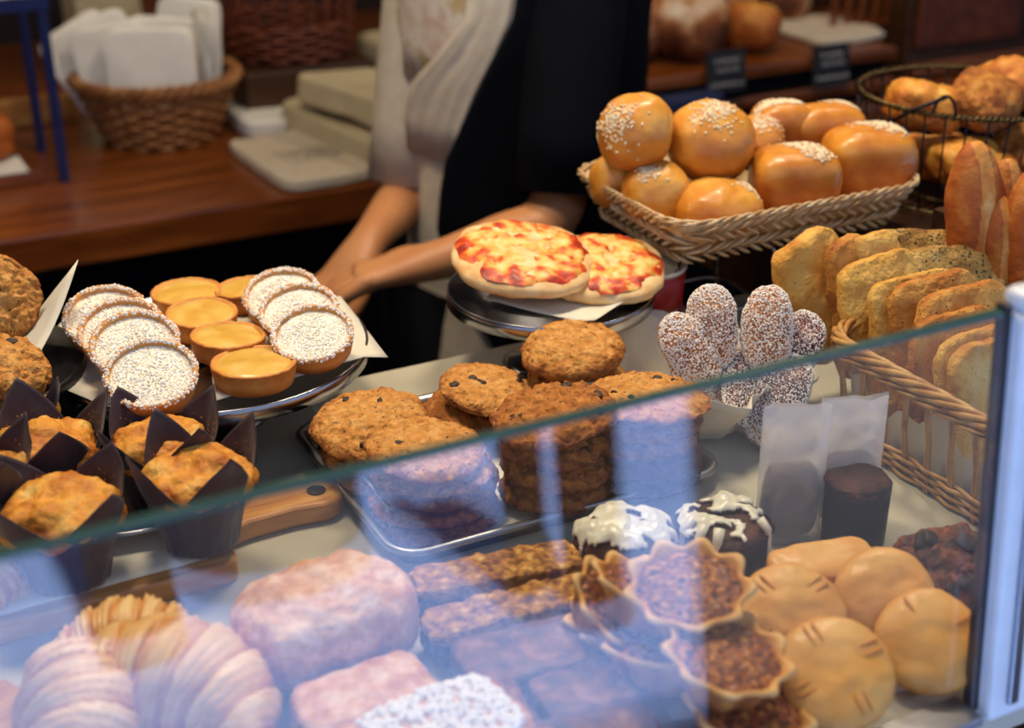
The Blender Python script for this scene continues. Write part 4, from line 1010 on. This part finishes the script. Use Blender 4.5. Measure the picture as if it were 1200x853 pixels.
# (centre pixel, height z, yaw relative to counter, lean, width, height, thickness, material)
for i, (px, py, z, rz, rx, ry, w, h, th_, m, lab, nt_) in enumerate([
    (962, 338, .098, .55, -.25, -.35, .062, .085, .022, 'focaccia', 'pale speckled cheese bread leaning at the far left end of the basket', 0),
    (1000, 350, .094, .75, -.15, -.1, .040, .095, .018, 'focaccia_dark', 'narrow browned cheese bread second from the left end', 0),
    (1028, 345, .100, .35, -.35, -.12, .060, .090, .020, 'focaccia', 'smooth pale cheese bread leaning back near the left', 0),
    (1048, 378, .086, .45, -.35, -.12, .074, .100, .018, 'focaccia', 'wide golden cheese bread standing third in the row', 0),
    (1078, 300+8, .112, -.1, -.45, .0, .075, .050, .022, 'focaccia_herb', 'herb topped cheese bread lying at the top back of the basket', 0),
    (1118, 332, .108, .25, -.5, .05, .075, .055, .022, 'focaccia_herb', 'herb crusted cheese bread behind the tall browned ones', 0),
    (1082, 402, .080, .40, -.30, -.10, .078, .100, .016, 'focaccia', 'cheese bread fourth in the row, pale top corner', 0),
    (1108, 408, .082, .40, -.25, -.08, .070, .105, .017, 'focaccia_dark', 'deeply browned cheese bread with a dark folded top edge', 0),
    (1138, 425, .080, .40, -.25, -.06, .080, .108, .019, 'focaccia_dark', 'orange baked cheese bread second from the front', 0),
    (1150, 470, .066, .42, -.20, -.05, .072, .098, .014, 'focaccia', 'thin pale cheese bread just behind the front one', 0),
    (1172, 480, .066, .42, -.18, -.05, .075, .100, .018, 'focaccia', 'front cheese bread with a dark hole, beside the white post', 1),
    (1128, 448, .072, .42, -.22, -.05, .074, .100, .015, 'focaccia_dark', 'brown edged cheese bread squeezed between the orange one and the thin pale one', 0),
    (1165, 318, .112, .1, -.3, .1, .060, .050, .022, 'focaccia_herb', 'dark seeded bread at the back right under the long rolls', 0)]):
    slabbread(at(px, py, z)-Vector((0, 0, h*.08)), (rx, ry, rz), w*1.14, h*1.30, th_*.92, m, lab, 3+i*2, [.0, .2, .6, .5, .3, .4, .2, .8, .3, .1, .2, .3, .4][i], nt_)

# red and white cup behind the friands
p = at(808, 392, 0)
t = thing('paper_cup', 'blurred red and white printed paper tub behind the oval cakes', 'tub', W(.125, .555, 0), (0, 0, .3))
lathe(MB(), [(.0001, 0), (.030, 0), (.036, .075), (.0375, .076), (.0375, .079), (.035, .078), (.0295, .003), (.0001, .003)], 40).build('tub_wall', 'white_paper', t)
lathe(MB(), [(.0343, .040), (.0365, .074), (.0368, .074), (.0345, .040)], 40, close=False).build('red_band', 'red_print', t)
mb = MB()
for k in range(7):
    a = -2.4+k*.33; tube(mb, [(.0335*math.cos(a), .0335*math.sin(a), .020), (.0347*math.cos(a+.04), .0347*math.sin(a+.04), .038)], .0016, 5)
mb.build('red_print', 'red_print', t)
# ================================================================ BACK OF THE SHOP
BCZ = -.12; BCB = 1.47
t = thing('back_counter', 'long reddish wooden counter along the back of the shop', 'counter', W(0, 0, 0), (0, 0, TH))
bevel(box(MB(), -3.1, BCB, BCZ-.055, 3.2, 2.74, BCZ).build('wooden_top', 'counter_wood', t, smooth=False), .004)
box(MB(), -3.1, BCB+.06, FLOOR, 3.2, 2.74, BCZ-.056).build('cabinet', 'navy', t, smooth=False)

# napkin basket
p = at(190, 160, BCZ)
t = thing('napkin_basket', 'round brown wicker basket packed with folded white napkins', 'basket', p, (0, 0, .2))
def round_basket(t, r0, r1, h, m, stakes=28, rows=12, rim=.006, gap0=0.0, gap1=0.0):
    mb = MB()
    for i in range(stakes):
        a = 2*PI*i/stakes; c, s = math.cos(a), math.sin(a)
        tube(mb, [((r0+(r1-r0)*f)*c, (r0+(r1-r0)*f)*s, h*f) for f in (0, .33, .66, 1)], .004, 5)
    mb.build('stakes', m, t)
    mb = MB(); n = stakes*4
    for k in range(rows):
        f = (k+.5)/rows
        if gap0 < f < gap1: continue
        pts = []
        for i in range(n):
            a = 2*PI*i/n; r = r0+(r1-r0)*f+.0045*math.cos(a*stakes/2+PI*(k % 2)); pts.append((r*math.cos(a), r*math.sin(a), h*f))
        tube(mb, pts, h/rows*.52, 5, True)
    mb.build('woven_side', m, t)
    mb = MB(); twist_rim(mb, [(r1*math.cos(2*PI*i/48), r1*math.sin(2*PI*i/48), h) for i in range(48)], rim, 3, 14); mb.build('rim', m, t)
    lathe(MB(), [(.0001, .002), (r0, .002), (r0, .008), (.0001, .008)], 40).build('base', m, t)
round_basket(t, .088, .132, .105, 'old_wicker', 26, 11, .0075)
p0 = p
k = 0
for i, (dx, dy, w, hh, rz, ry, lab) in enumerate([
    (-.075, .03, .12, .15, .5, -.5, 'leaning out farthest left'), (-.062, .012, .12, .15, .3, -.30, 'second from the left, creased'), (-.045, -.025, .12, .14, .15, -.15, 'third from the left with a sharp fold'),
    (.01, -.058, .14, .14, .05, .0, 'broad one in the middle front'), (.02, .0, .14, .145, .0, .03, 'broad one behind the middle front'), (.045, .045, .10, .17, -.2, .08, 'tallest at the back right'),
    (.085, .0, .08, .16, -1.2, .1, 'narrow one at the right rim'), ]):
    mb = MB()
    for q in range(5):
        mb2 = MB(); rbox(w, .0035, hh, 8, amp=.002, freq=20, seed=i*5+q).put(mb2, 10); mb2.xf(Rm(0, q*.01-.02, 0, (0, (q-2)*.0055, 0))); mb.add(np.concatenate(mb2.v), mb2.f)
    o = mb.build('folded_napkin', 'white_paper', None, (p0.x+dx, p0.y+dy, BCZ+.055), (0, ry, rz))
    tag(o, 'folded white napkins, '+lab+', in the round basket', 'napkin', 'napkin stacks in the round basket')

# paper bags lying on the counter
def flat(px, py, z0, w, d, h, rz, label, m, name, cat, mark=False, grp=None, tilt=(0, 0)):
    p = at(px, py, z0); t = thing(name, label, cat, p, (tilt[0], tilt[1], rz), grp)
    rbox(w, d, h, 9, amp=.004, freq=9, seed=px).mesh(20).build('paper_layers', m, t)
    if mark:
        mb = MB(); RR = random.Random(3)
        for row in range(4):
            x = -.05
            while x < .045:
                l = RR.uniform(.006, .016); y = .028-row*.017
                tube(mb, [(x, y, h+.0012), (x+l*.5, y+RR.uniform(-.004, .006), h+.0012), (x+l, y, h+.0012)], .0018, 4, flat=.4); x += l+.005
        mb.build('printed_lettering', 'ink', t, (0, -.02, 0))
    return t
flat(358, 192, BCZ+.001, .17, .27, .020, TH+.05, 'flat paper bags with small dark print lying at the counter edge', 'linen', 'paper_bag_stack', 'paper bags', True)
flat(312, 142, BCZ+.001, .13, .20, .028, TH+.0, 'stack of white paper sheets right of the napkin basket', 'white_paper', 'paper_stack', 'paper stack')
flat(470, 178, BCZ+.001, .22, .46, .060, TH+.15, 'bulky pile of folded cream paper sacks beside the server', 'kraft', 'sack_pile', 'paper sacks')
flat(462, 138, BCZ+.065, .17, .34, .050, TH+.25, 'upper bundle of cream paper sacks on the bulky pile', 'kraft', 'sack_bundle', 'paper sacks', tilt=(0, .1))
flat(482, 108, BCZ+.001, .16, .16, .110, TH+.1, 'kraft coloured box standing behind the sacks', 'kraft', 'cardboard_box', 'box')
# openwork basket behind
p = onb(338, 62, 1.98)
t = thing('display_riser', 'dark block carrying the red brown openwork basket', 'box', (p.x, p.y, BCZ+.001), (0, 0, TH))
bevel(box(MB(), -.12, -.12, 0, .12, .12, max(.05, p.z-BCZ-.002)).build('box_body', 'dark_wood', t, smooth=False), .004)
t = thing('openwork_basket', 'red brown wicker basket with open upright slats at the top of the picture', 'basket', (p.x, p.y, p.z+.002), (0, 0, 0))
round_basket(t, .105, .13, .15, 'red_wicker', 24, 16, .008, .42, .85)
p = onb(225, 22, 2.3)
t = thing('clay_jar', 'brown earthen jar blurred behind the napkin basket', 'jar', (p.x, p.y, BCZ+.001))
lathe(MB(), [(.0001, 0), (.07, 0), (.10, .08), (.105, .17), (.08, .26), (.055, .30), (.055, .33), (.065, .34), (.05, .34), (.045, .30), (.0001, .29)], 40).build('jar_body', 'red_wicker', t)
p = onb(128, 40, 2.35)
t = thing('kraft_carton', 'tan carton blurred between the jar and the wall', 'box', (p.x, p.y, BCZ+.001), (0, 0, TH))
bevel(box(MB(), -.07, -.07, 0, .07, .07, .30).build('carton_body', 'kraft', t, smooth=False), .003)
t = thing('wooden_rail', 'yellowish wooden rail low against the back of the counter', 'rail', W(0, 0, 0), (0, 0, TH))
q = onb(60, 112, 2.04); a_, b_ = AB(q)
bevel(box(MB(), a_-.5, b_, BCZ+.001, a_+.04, b_+.02, q.z).build('rail_board', 'board_wood', t, smooth=False), .003)

# blue metal stand with tray and loaf at the left edge
p = at(30, 190, BCZ)
t = thing('metal_stand', 'blue painted metal stand with a white top at the left edge', 'stand', p, (0, 0, TH))
SH = .33
tp = at(20, 8, BCZ+.28)
c0 = at(76, 212, BCZ)
la, lb = AB(c0)
t.location = W(la-.16, lb+.09, BCZ)
for sx in (-.16, .16):
    for sy in (-.09, .09):
        bevel(box(MB(), sx-.007, sy-.007, 0, sx+.007, sy+.007, .262).build('leg', 'blue_metal', t, smooth=False), .001)
mb = MB(); box(mb, -.17, -.10, .262, .17, -.086, .280); box(mb, -.17, .086, .262, .17, .10, .280); box(mb, -.17, -.086, .262, -.156, .086, .280); box(mb, .156, -.086, .262, .17, .086, .280)
mb.build('top_frame', 'blue_metal', t, smooth=False)
bevel(box(MB(), -.168, -.098, .281, .168, .098, .290).build('white_top', 'white_paint', t, smooth=False), .002)
t = thing('wooden_tray', 'small wooden tray inside the blue stand holding a brown loaf', 'tray', W(la-.16, lb+.07, BCZ+.0), (0, 0, TH))
mb = MB(); box(mb, -.15, -.07, .002, .13, .07, .02); bevel(mb.build('tray_base', 'counter_wood', t, smooth=False), .002)
bevel(box(MB(), -.13, -.066, .0205, .11, .02, .024).build('white_card', 'white_paper', t, smooth=False), .001)
t = thing('small_loaf', 'reddish brown square loaf on the wooden tray in the blue stand', 'loaf', W(la-.13, lb+.09, BCZ+.0245), (0, 0, TH))
rbox(.15, .09, .075, 4, amp=.004, freq=30, seed=3, tone=lambda d, q: .35+.2*fr(Vector(q)*30, 3)).mesh(16).build('bread', 'crust_bread', t)

# bread shelf on the right
SB = 1.50
q0 = onb(722, 92, SB); q1 = onb(1052, 62, SB); a0_, _ = AB(q0); a1_, _ = AB(q1); zS = (q0.z+q1.z)/2
t = thing('bread_shelf', 'long wooden shelf with a dark slot carrying floured loaves behind the server', 'shelf', W(0, 0, 0), (0, 0, TH))
bevel(box(MB(), a0_-.15, SB, zS-.020, a1_, SB+.36, zS).build('upper_board', 'counter_wood', t, smooth=False), .003)
box(MB(), a0_-.14, SB+.01, zS-.055, a1_-.02, SB+.35, zS-.0205).build('slot_shade', 'navy', t, smooth=False)  # solid block in the gap, its shade put into the navy colour
bevel(box(MB(), a0_-.15, SB+.0, zS-.075, a1_, SB+.36, zS-.0555).build('lower_board', 'counter_wood', t, smooth=False), .003)
box(MB(), a0_-.10, SB+.03, BCZ, a1_-.04, SB+.34, zS-.0755).build('support', 'navy', t, smooth=False)
def hearth(px, py, b, r, label, seed, m='floured_bread', sx=1.1):
    q = onb(px, py, b); t = thing('round_loaf', label, 'loaf', (q.x, q.y, zS+.0015), (0, 0, seed), 'floured loaves on the back shelf')
    Blob((r*sx*.72, r*.72, r*.72), 2.3, .006, 14, seed, tone=lambda d, q: .42+.25*d[2]+.35*fr(Vector(q)*14, 3)).mesh(18).build('bread', m, t)
hearth(730, 50, SB+.13, .085, 'floured round loaf directly right of the dark apron', 3)
hearth(806, 40, SB+.10, .088, 'large dark floured loaf in the middle of the back shelf', 6)
hearth(880, 42, SB+.10, .062, 'smaller golden loaf right of the large dark one', 9, 'crust_bread', 1.2)
hearth(770, 10, SB+.27, .085, 'loaf at the back between the two large floured ones', 11)
hearth(850, 8, SB+.27, .082, 'pale streaked loaf at the back above the golden one', 14)
hearth(915, 5, SB+.28, .075, 'floured loaf at the back right of the shelf', 17)
q = onb(968, 42, SB+.16); a_, b_ = AB(q)
o = rbox(.17, .20, .012, 6, amp=.006, freq=16, seed=3).mesh(14).build('linen_cloth', 'linen', None, W(a_-.01, b_, zS+.0015), (0, 0, TH)); tag(o, 'grey linen cloth lying on the shelf beside the loaves', 'cloth')
t = thing('slatted_crate', 'wooden slatted crate standing at the right end of the back shelf', 'crate', W(a_+.105, SB+.24, zS+.001), (0, 0, TH))
mb = MB(); box(mb, -.10, -.08, 0, .10, .08, .008); mb.build('crate_base', 'counter_wood', t, smooth=False)
for i in range(6):
    x = -.095+i*.034; bevel(box(MB(), x, -.08, .008, x+.014, -.074, .16).build('slat', 'counter_wood', t, smooth=False), .001)
mb = MB(); box(mb, -.10, -.083, .13, .10, -.0805, .16); box(mb, -.1, .074, .008, .1, .08, .16); mb.build('crate_frame', 'dark_wood', t, smooth=False)
# chalk signs
def chalk(px, py, label, seed):
    q = onb(px, py, SB-.012)
    t = thing('chalk_sign', label, 'sign', (q.x, q.y, q.z-.03), (-.12, 0, TH), 'black chalk signs on the bread shelf')
    bevel(box(MB(), -.040, -.003, 0, .040, .003, .072).build('board', 'slate', t, smooth=False), .001); bd = t.children[0] if t.children else t
    RR = random.Random(seed); mb = MB()
    for z, x0, x1, hh in ((.054, -.024, .024, .007), (.039, -.022, .024, .007), (.014, -.034, .034, .006)):
        x = x0
        while x < x1:
            w = RR.uniform(.003, .006)
            pts = [(x, -.0042, z-hh*.4), (x+w*.4, -.0042, z+hh*RR.uniform(.1, .6)), (x+w, -.0042, z-hh*RR.uniform(-.2, .5))]
            tube(mb, pts, .0009, 4); x += w+.0012
    mb.build('chalk_lettering', 'chalk', t)
chalk(852, 88, 'black chalk sign with white handwriting on the shelf edge, left one', 3)
chalk(975, 80, 'black chalk sign with white handwriting on the shelf edge, right one', 8)
t = thing('blue_crate', 'dark blue plastic crate under the bread shelf', 'crate', W(0, 0, 0), (0, 0, TH))
q = onb(830, 118, SB-.05); a_, b_ = AB(q)
mat('blue_plastic', [(0, '#141c3c'), (1, '#20305c')], 30, .4, .5, 0, tone=False)
mb = MB(); box(mb, a_-.12, SB-.055, BCZ+.001, a_+.03, SB-.012, q.z+.01); bevel(mb.build('crate_body', 'blue_plastic', t, smooth=False), .004)
# dark wooden cabinet, right
CB_ = 1.60; q = onb(1130, 80, CB_); q.z = max(q.z, BCZ+.02); a_, b_ = AB(q)
t = thing('wooden_cabinet', 'dark panelled wooden cabinet at the upper right', 'cabinet', W(0, 0, 0), (0, 0, TH))
bevel(box(MB(), a_-.16, CB_, BCZ+.001, a_+1.1, 2.2, .9).build('cabinet_body', 'dark_wood', t, smooth=False), .004)
bevel(box(MB(), a_-.155, CB_-.02, q.z-.012, a_+1.1, CB_-.001, q.z+.012).build('ledge', 'counter_wood', t, smooth=False), .003)
for k in range(3):
    bevel(box(MB(), a_-.145+k*.36, CB_-.015, q.z+.04, a_+.12+k*.36, CB_-.0005, q.z+.5).build('door', 'red_wicker', t, smooth=False), .006)

# ================================================================ THE SERVER
PB = Vector((0.01, 1.80, 0))
fa = math.radians(205)     # facing direction (towards camera, turned left)
pers = thing('person', 'person in a dark apron over a light shirt, working with both hands behind the tarts', 'person', PB, (0, 0, 0))
def skin_mesh(name, joints, edges, m, parent, sub=2, root=0):
    me = bpy.data.meshes.new(name); me.from_pydata([j[0] for j in joints], edges, []); me.materials.append(MATS[m])
    o = bpy.data.objects.new(name, me); col.objects.link(o); o.parent = parent
    sk = o.modifiers.new('Skin', 'SKIN'); sk.use_smooth_shade = True
    if not me.skin_vertices: me.skin_vertices.new(name='')
    for i, j in enumerate(joints):
        r = j[1]; me.skin_vertices[0].data[i].radius = (r, r) if not hasattr(r, '__len__') else r
        me.skin_vertices[0].data[i].use_root = (i == root)
    s = o.modifiers.new('Sub', 'SUBSURF'); s.levels = sub; s.render_levels = sub
    return o
def L(v): return tuple(Vector(v)-PB)
def px3(px, py, y):      # point on the ray at forward distance y
    u = (px-600)/F; v = (426.5-py)/F; k = y/(cp+sp*v); return Vector((u*k, y, H-k*(sp-cp*v)))
HR = px3(505, 308, 1.52); HL = px3(432, 282, 1.66)       # wrists: near arm, far arm
ER = px3(652, 262, 1.60); EL = px3(482, 222, 1.80)
SHR = Vector((.115, 1.78, .40)); SHL = Vector((-.095, 1.86, .40))
J = [((0, 0, -.10), (.125, .10)), ((0, 0, .05), (.115, .09)), ((0, -.01, .22), (.13, .10)), ((0, 0, .36), (.12, .09)), ((-.01, -.01, .46), .052), ((-.015, -.02, .52), .05),
     ((-.02, -.03, .62), (.078, .09)), ((-.025, -.04, .70), (.07, .08)),
     (L(SHR), .052), (L(SHR.lerp(ER, .5)), .043), (L(ER), .036), (L(ER.lerp(HR, .35)), .036), (L(ER.lerp(HR, .8)), .026), (L(HR), .024),
     (L(SHL), .052), (L(SHL.lerp(EL, .5)), .043), (L(EL), .036), (L(EL.lerp(HL, .4)), .034), (L(EL.lerp(HL, .8)), .026), (L(HL), .024),
     ((.09, 0, -.2), .09), ((.10, .0, -.45), .065), ((.10, .02, -.82), .04), ((.10, -.10, -.915), .032),
     ((-.09, 0, -.2), .09), ((-.10, .0, -.45), .065), ((-.10, .02, -.82), .04), ((-.10, -.10, -.915), .032)]
E = [(0, 1), (1, 2), (2, 3), (3, 4), (4, 5), (5, 6), (6, 7), (3, 8), (8, 9), (9, 10), (10, 11), (11, 12), (12, 13), (3, 14), (14, 15), (15, 16), (16, 17), (17, 18), (18, 19),
     (0, 20), (20, 21), (21, 22), (22, 23), (0, 24), (24, 25), (25, 26), (26, 27)]
# hands appended to the same skeleton: palm, four fingers, thumb
def hand(J, E, wi, w, dirv, side, curl):
    d = dirv.normalized(); dn = Vector((0, 0, -1)); s = d.cross(dn).normalized()*side
    palm = w+d*.045; J.append((L(palm), (.030, .017))); pi = len(J)-1; E.append((wi, pi))
    J.append((L(w+d*.075), (.032, .014))); ki = len(J)-1; E.append((pi, ki))
    for k, (o, l) in enumerate(((-.027, .060), (-.009, .070), (.009, .066), (.027, .052))):
        b = w+d*.082+s*o; m1 = b+d*l*.45+dn*.010*curl; m2 = m1+d*l*.32+dn*.022*curl; e = m2+d*l*.14+dn*.020*curl
        i0 = len(J); J.extend([(L(b), .0105), (L(m1), .0095), (L(m2), .0085), (L(e), .007)]); E.extend([(ki, i0), (i0, i0+1), (i0+1, i0+2), (i0+2, i0+3)])
    b = w+d*.03-s*.030; m1 = b+d*.030-s*.018+dn*.008; e = m1+d*.028+dn*.012
    i0 = len(J); J.extend([(L(b), .013), (L(m1), .011), (L(e), .009)]); E.extend([(pi, i0), (i0, i0+1), (i0+1, i0+2)])
hand(J, E, 13, HR, Vector((-.93, -.12, -.16)), 1, 1.0)
hand(J, E, 19, HL, Vector((-.55, -.5, -.55)), -1, .9)
skin_mesh('body', J, E, 'skin', pers, 2)
# face and hair
hd = (-.022, -.035, .655)
def part(name, m, b, loc, rot=(0, 0, 0), n=12): return b.mesh(n).build(name, m, pers, loc, rot)
part('hair', 'hair', Blob((.098, .108, .115), 2.2, .004, 40, 3, centre=True, fn=lambda d, q: q if (d[2] > .1 or d[1] > .1) else q*.8), (hd[0], hd[1]+.022, hd[2]+.018), n=20)
part('nose', 'skin', Blob((.012, .018, .022), 2.2, centre=True), (hd[0], hd[1]-.098, hd[2]-.01))
part('mouth', 'red_wicker', Blob((.024, .008, .006), 2.2, centre=True), (hd[0], hd[1]-.088, hd[2]-.052))
for s in (-1, 1):
    part('eye', 'white_paint', Blob((.013, .010, .008), 2, centre=True), (hd[0]+s*.030, hd[1]-.084, hd[2]+.012), n=8)
    part('ear', 'skin', Blob((.010, .018, .028), 2.2, centre=True), (hd[0]+s*.088, hd[1], hd[2]-.0), n=8)
# clothes: shirt tube, apron shell, sleeves, trousers
def shell(name, m, zs, rx, ry, th0, th1, off, cut=None, n=48, rot=0.0, cx=0, cy=0):
    V = []; Fc = []; nz_ = len(zs)
    for j, z in enumerate(zs):
        t0 = th0(z) if callable(th0) else th0; t1 = th1(z) if callable(th1) else th1
        for i in range(n+1):
            th = t0+(t1-t0)*i/n
            a = rx(z)+off; b = ry(z)+off; fold = .003*fr(Vector((math.cos(th)*4, math.sin(th)*4, z*6+off*300)), 3)*2
            V.append((cx+(a+fold)*math.cos(th), cy+(b+fold)*math.sin(th), z))
    for j in range(nz_-1):
        for i in range(n): Fc.append((j*(n+1)+i, j*(n+1)+i+1, (j+1)*(n+1)+i+1, (j+1)*(n+1)+i))
    o = MB().add(V, Fc).build(name, m, pers, (0, 0, 0), (0, 0, rot)); s = o.modifiers.new('cloth', 'SOLIDIFY'); s.thickness = .003
    return o
def lerp(tab):
    def f(z):
        for (z0, v0), (z1, v1) in zip(tab, tab[1:]):
            if z <= z1: return v0+(v1-v0)*max(0, (z-z0)/(z1-z0))
        return tab[-1][1]
    return f
zs = [(-.55+i*.045) for i in range(23)]
RX = lerp([(-.6, .150), (-.2, .150), (0, .145), (.1, .148), (.36, .150), (.44, .10)]); RY = lerp([(-.6, .125), (-.2, .125), (0, .115), (.2, .125), (.36, .115), (.44, .07)])
low = [z for z in zs if z < .13]; up = [z for z in zs if z > .08]
shell('lower_shirt', 'linen', low, RX, RY, 0, 2*PI, .002)
shell('upper_shirt', 'print_shirt', up, RX, RY, 0, 2*PI, .004)
shell('white_apron_strap', 'linen', zs[13:], RX, RY, lerp([(-.6, PI*1.15), (.1, PI*1.12), (.2, PI*1.36), (.4, PI*1.42)]), lerp([(-.6, PI*1.28), (-.07, PI*1.26), (.1, PI*1.36), (.2, PI*1.47), (.4, PI*1.52)]), .010)
shell('apron', 'navy', zs, RX, RY, lerp([(-.6, PI*1.6), (-.22, PI*1.46), (-.12, PI*1.32), (-.05, PI*1.27), (.02, PI*1.29), (.10, PI*1.37), (.21, PI*1.48), (.4, PI*1.55)]), 2*PI+.9, .014)
def sleeve(name, m, A, B, r0, r1):
    mb = MB(); pts = [A.lerp(B, i/6) for i in range(7)]; tube(mb, [L(p_) for p_ in pts], [r0+(r1-r0)*i/6 for i in range(7)], 20, caps=False)
    o = mb.build(name, m, pers); s = o.modifiers.new('cloth', 'SOLIDIFY'); s.thickness = .003
sleeve('right_sleeve', 'navy', SHR+Vector((-.02, 0, .03)), SHR.lerp(ER, .93), .060, .052)
sleeve('left_sleeve', 'linen', SHL+Vector((.02, 0, .03)), SHL.lerp(EL, .97), .060, .056)
for s in (-1, 1):
    tube(MB(), [(s*.09, 0, -.15), (s*.10, 0, -.45), (s*.10, .02, -.86)], [.10, .08, .06], 20).build('trouser_leg', 'navy', pers)
    Blob((.048, .12, .035), 2.8, centre=False).mesh(12).build('shoe', 'black_paint', pers, (s*.10, -.05, -.948))

# ================================================================ THE STREET (unseen; dark shapes are added to shape the reflections in the glass)
nn = Vector((sa, -ca, TILT/GH)).normalized()
def refl(px, py, zt_=FLOOR-.01):
    u = (px-600)/F; v = (426.5-py)/F
    d = Vector((u, cp+sp*v, -(sp-cp*v))); o = Vector((0, 0, H)); g = W(0, -.005, 0)
    k = (g-o).dot(nn)/d.dot(nn); h_ = o+d*k; r = d-2*d.dot(nn)*nn
    k2 = (zt_-h_.z)/r.z; return h_+r*k2
def post(x0, x1, yb, label, m='column_dark', hgt=1.9, grp=None):  # unseen column, added to darken a band of the glass reflection
    a = refl(x0, yb); b = refl(x1, yb); c = (a+b)/2; w = (a-b).length/2
    t = thing('reflection_column', label, 'post', (c.x, c.y, FLOOR-.009), (0, 0, 0), grp)
    lathe(MB(), [(.0001, 0), (w*1.02, 0), (w*1.02, .03), (w*.98, .05), (w, hgt), (w*.9, hgt+.04), (.0001, hgt+.06)], 32).build('shaft', m, t)
    return t
if True:
    post(116, 212, 742, 'added dark column mirrored in the glass above the striped croissant')
    post(212, 425, 640, 'added wide dark column mirrored in the glass over the board handle', 'reflection_dark', 1.15)
    post(596, 650, 700, 'added dark column mirrored in the glass across the oat slices, left of a thin bright gap')
    post(662, 738, 706, 'added dark column mirrored in the glass across the crumbly cookie stack')
# dark ground patch added to weaken the reflection on the right-hand side
A1, A2, A3, A4 = refl(828, 900), refl(800, 340), refl(1500, 340), refl(1500, 900)
zf = FLOOR-.006
mb = MB(); v = [(q.x, q.y, zf) for q in (A1, A2, A3, A4)]
o = mb.add(v, [(0, 1, 2, 3)]).build('reflection_patch_1', 'reflection_dark', None, smooth=False); struct(o)
o.modifiers.new('s', 'SOLIDIFY').thickness = .004

# ================================================================ LIGHT, SKY, CAMERA
w = bpy.data.worlds.new('sky'); sc.world = w; w.use_nodes = True
nt = w.node_tree; bg = nt.nodes['Background']
tc = nt.nodes.new('ShaderNodeTexCoord'); sx = nt.nodes.new('ShaderNodeSeparateXYZ'); rp = nt.nodes.new('ShaderNodeValToRGB')
nt.links.new(tc.outputs['Generated'], sx.inputs[0]); nt.links.new(sx.outputs[2], rp.inputs[0]); nt.links.new(rp.outputs[0], bg.inputs[0])
rp.color_ramp.elements[0].color = (.62, .72, .95, 1); rp.color_ramp.elements[1].color = (.42, .58, .95, 1)
bg.inputs[1].default_value = SKY
def sun(e, az_b, strength, c):
    l = bpy.data.lights.new('sun', 'SUN'); l.energy = strength; l.color = c; l.angle = math.radians(1.5)
    o = bpy.data.objects.new('sun', l); col.objects.link(o)
    d = Vector((sa*1, -ca*1, 0))*math.cos(e)+Vector((0, 0, -math.sin(e)))   # travels towards the street and down
    o.rotation_euler = d.to_track_quat('-Z', 'Y').to_euler()
sun(math.radians(66), 0, SUN, (1, .97, .93))
def lamp(a, b, z, size, power, c, tgt, name='ceiling_lamp', spread=180):
    l = bpy.data.lights.new(name, 'AREA'); l.shape = 'DISK'; l.size = size; l.energy = power; l.color = c; l.spread = math.radians(spread)
    o = bpy.data.objects.new(name, l); col.objects.link(o); o.location = W(a, b, z)
    o.rotation_euler = (W(*tgt)-W(a, b, z)).to_track_quat('-Z', 'Y').to_euler()
for a_ in LAMPS: lamp(*a_)
cam = bpy.data.cameras.new('camera'); co = bpy.data.objects.new('camera', cam); col.objects.link(co)
co.location = (0, 0, H); co.rotation_euler = (PI/2-PITCH, 0, 0)
cam.sensor_width = 36; cam.lens = F/1200*36; cam.clip_start = .02
cam.dof.use_dof = True; cam.dof.focus_distance = 1.08; cam.dof.aperture_fstop = 4.2
sc.camera = co
vs = sc.view_settings; vs.view_transform = 'Standard'; vs.look = 'None'; vs.exposure = EXPO; vs.gamma = 1; vs.use_curve_mapping = False
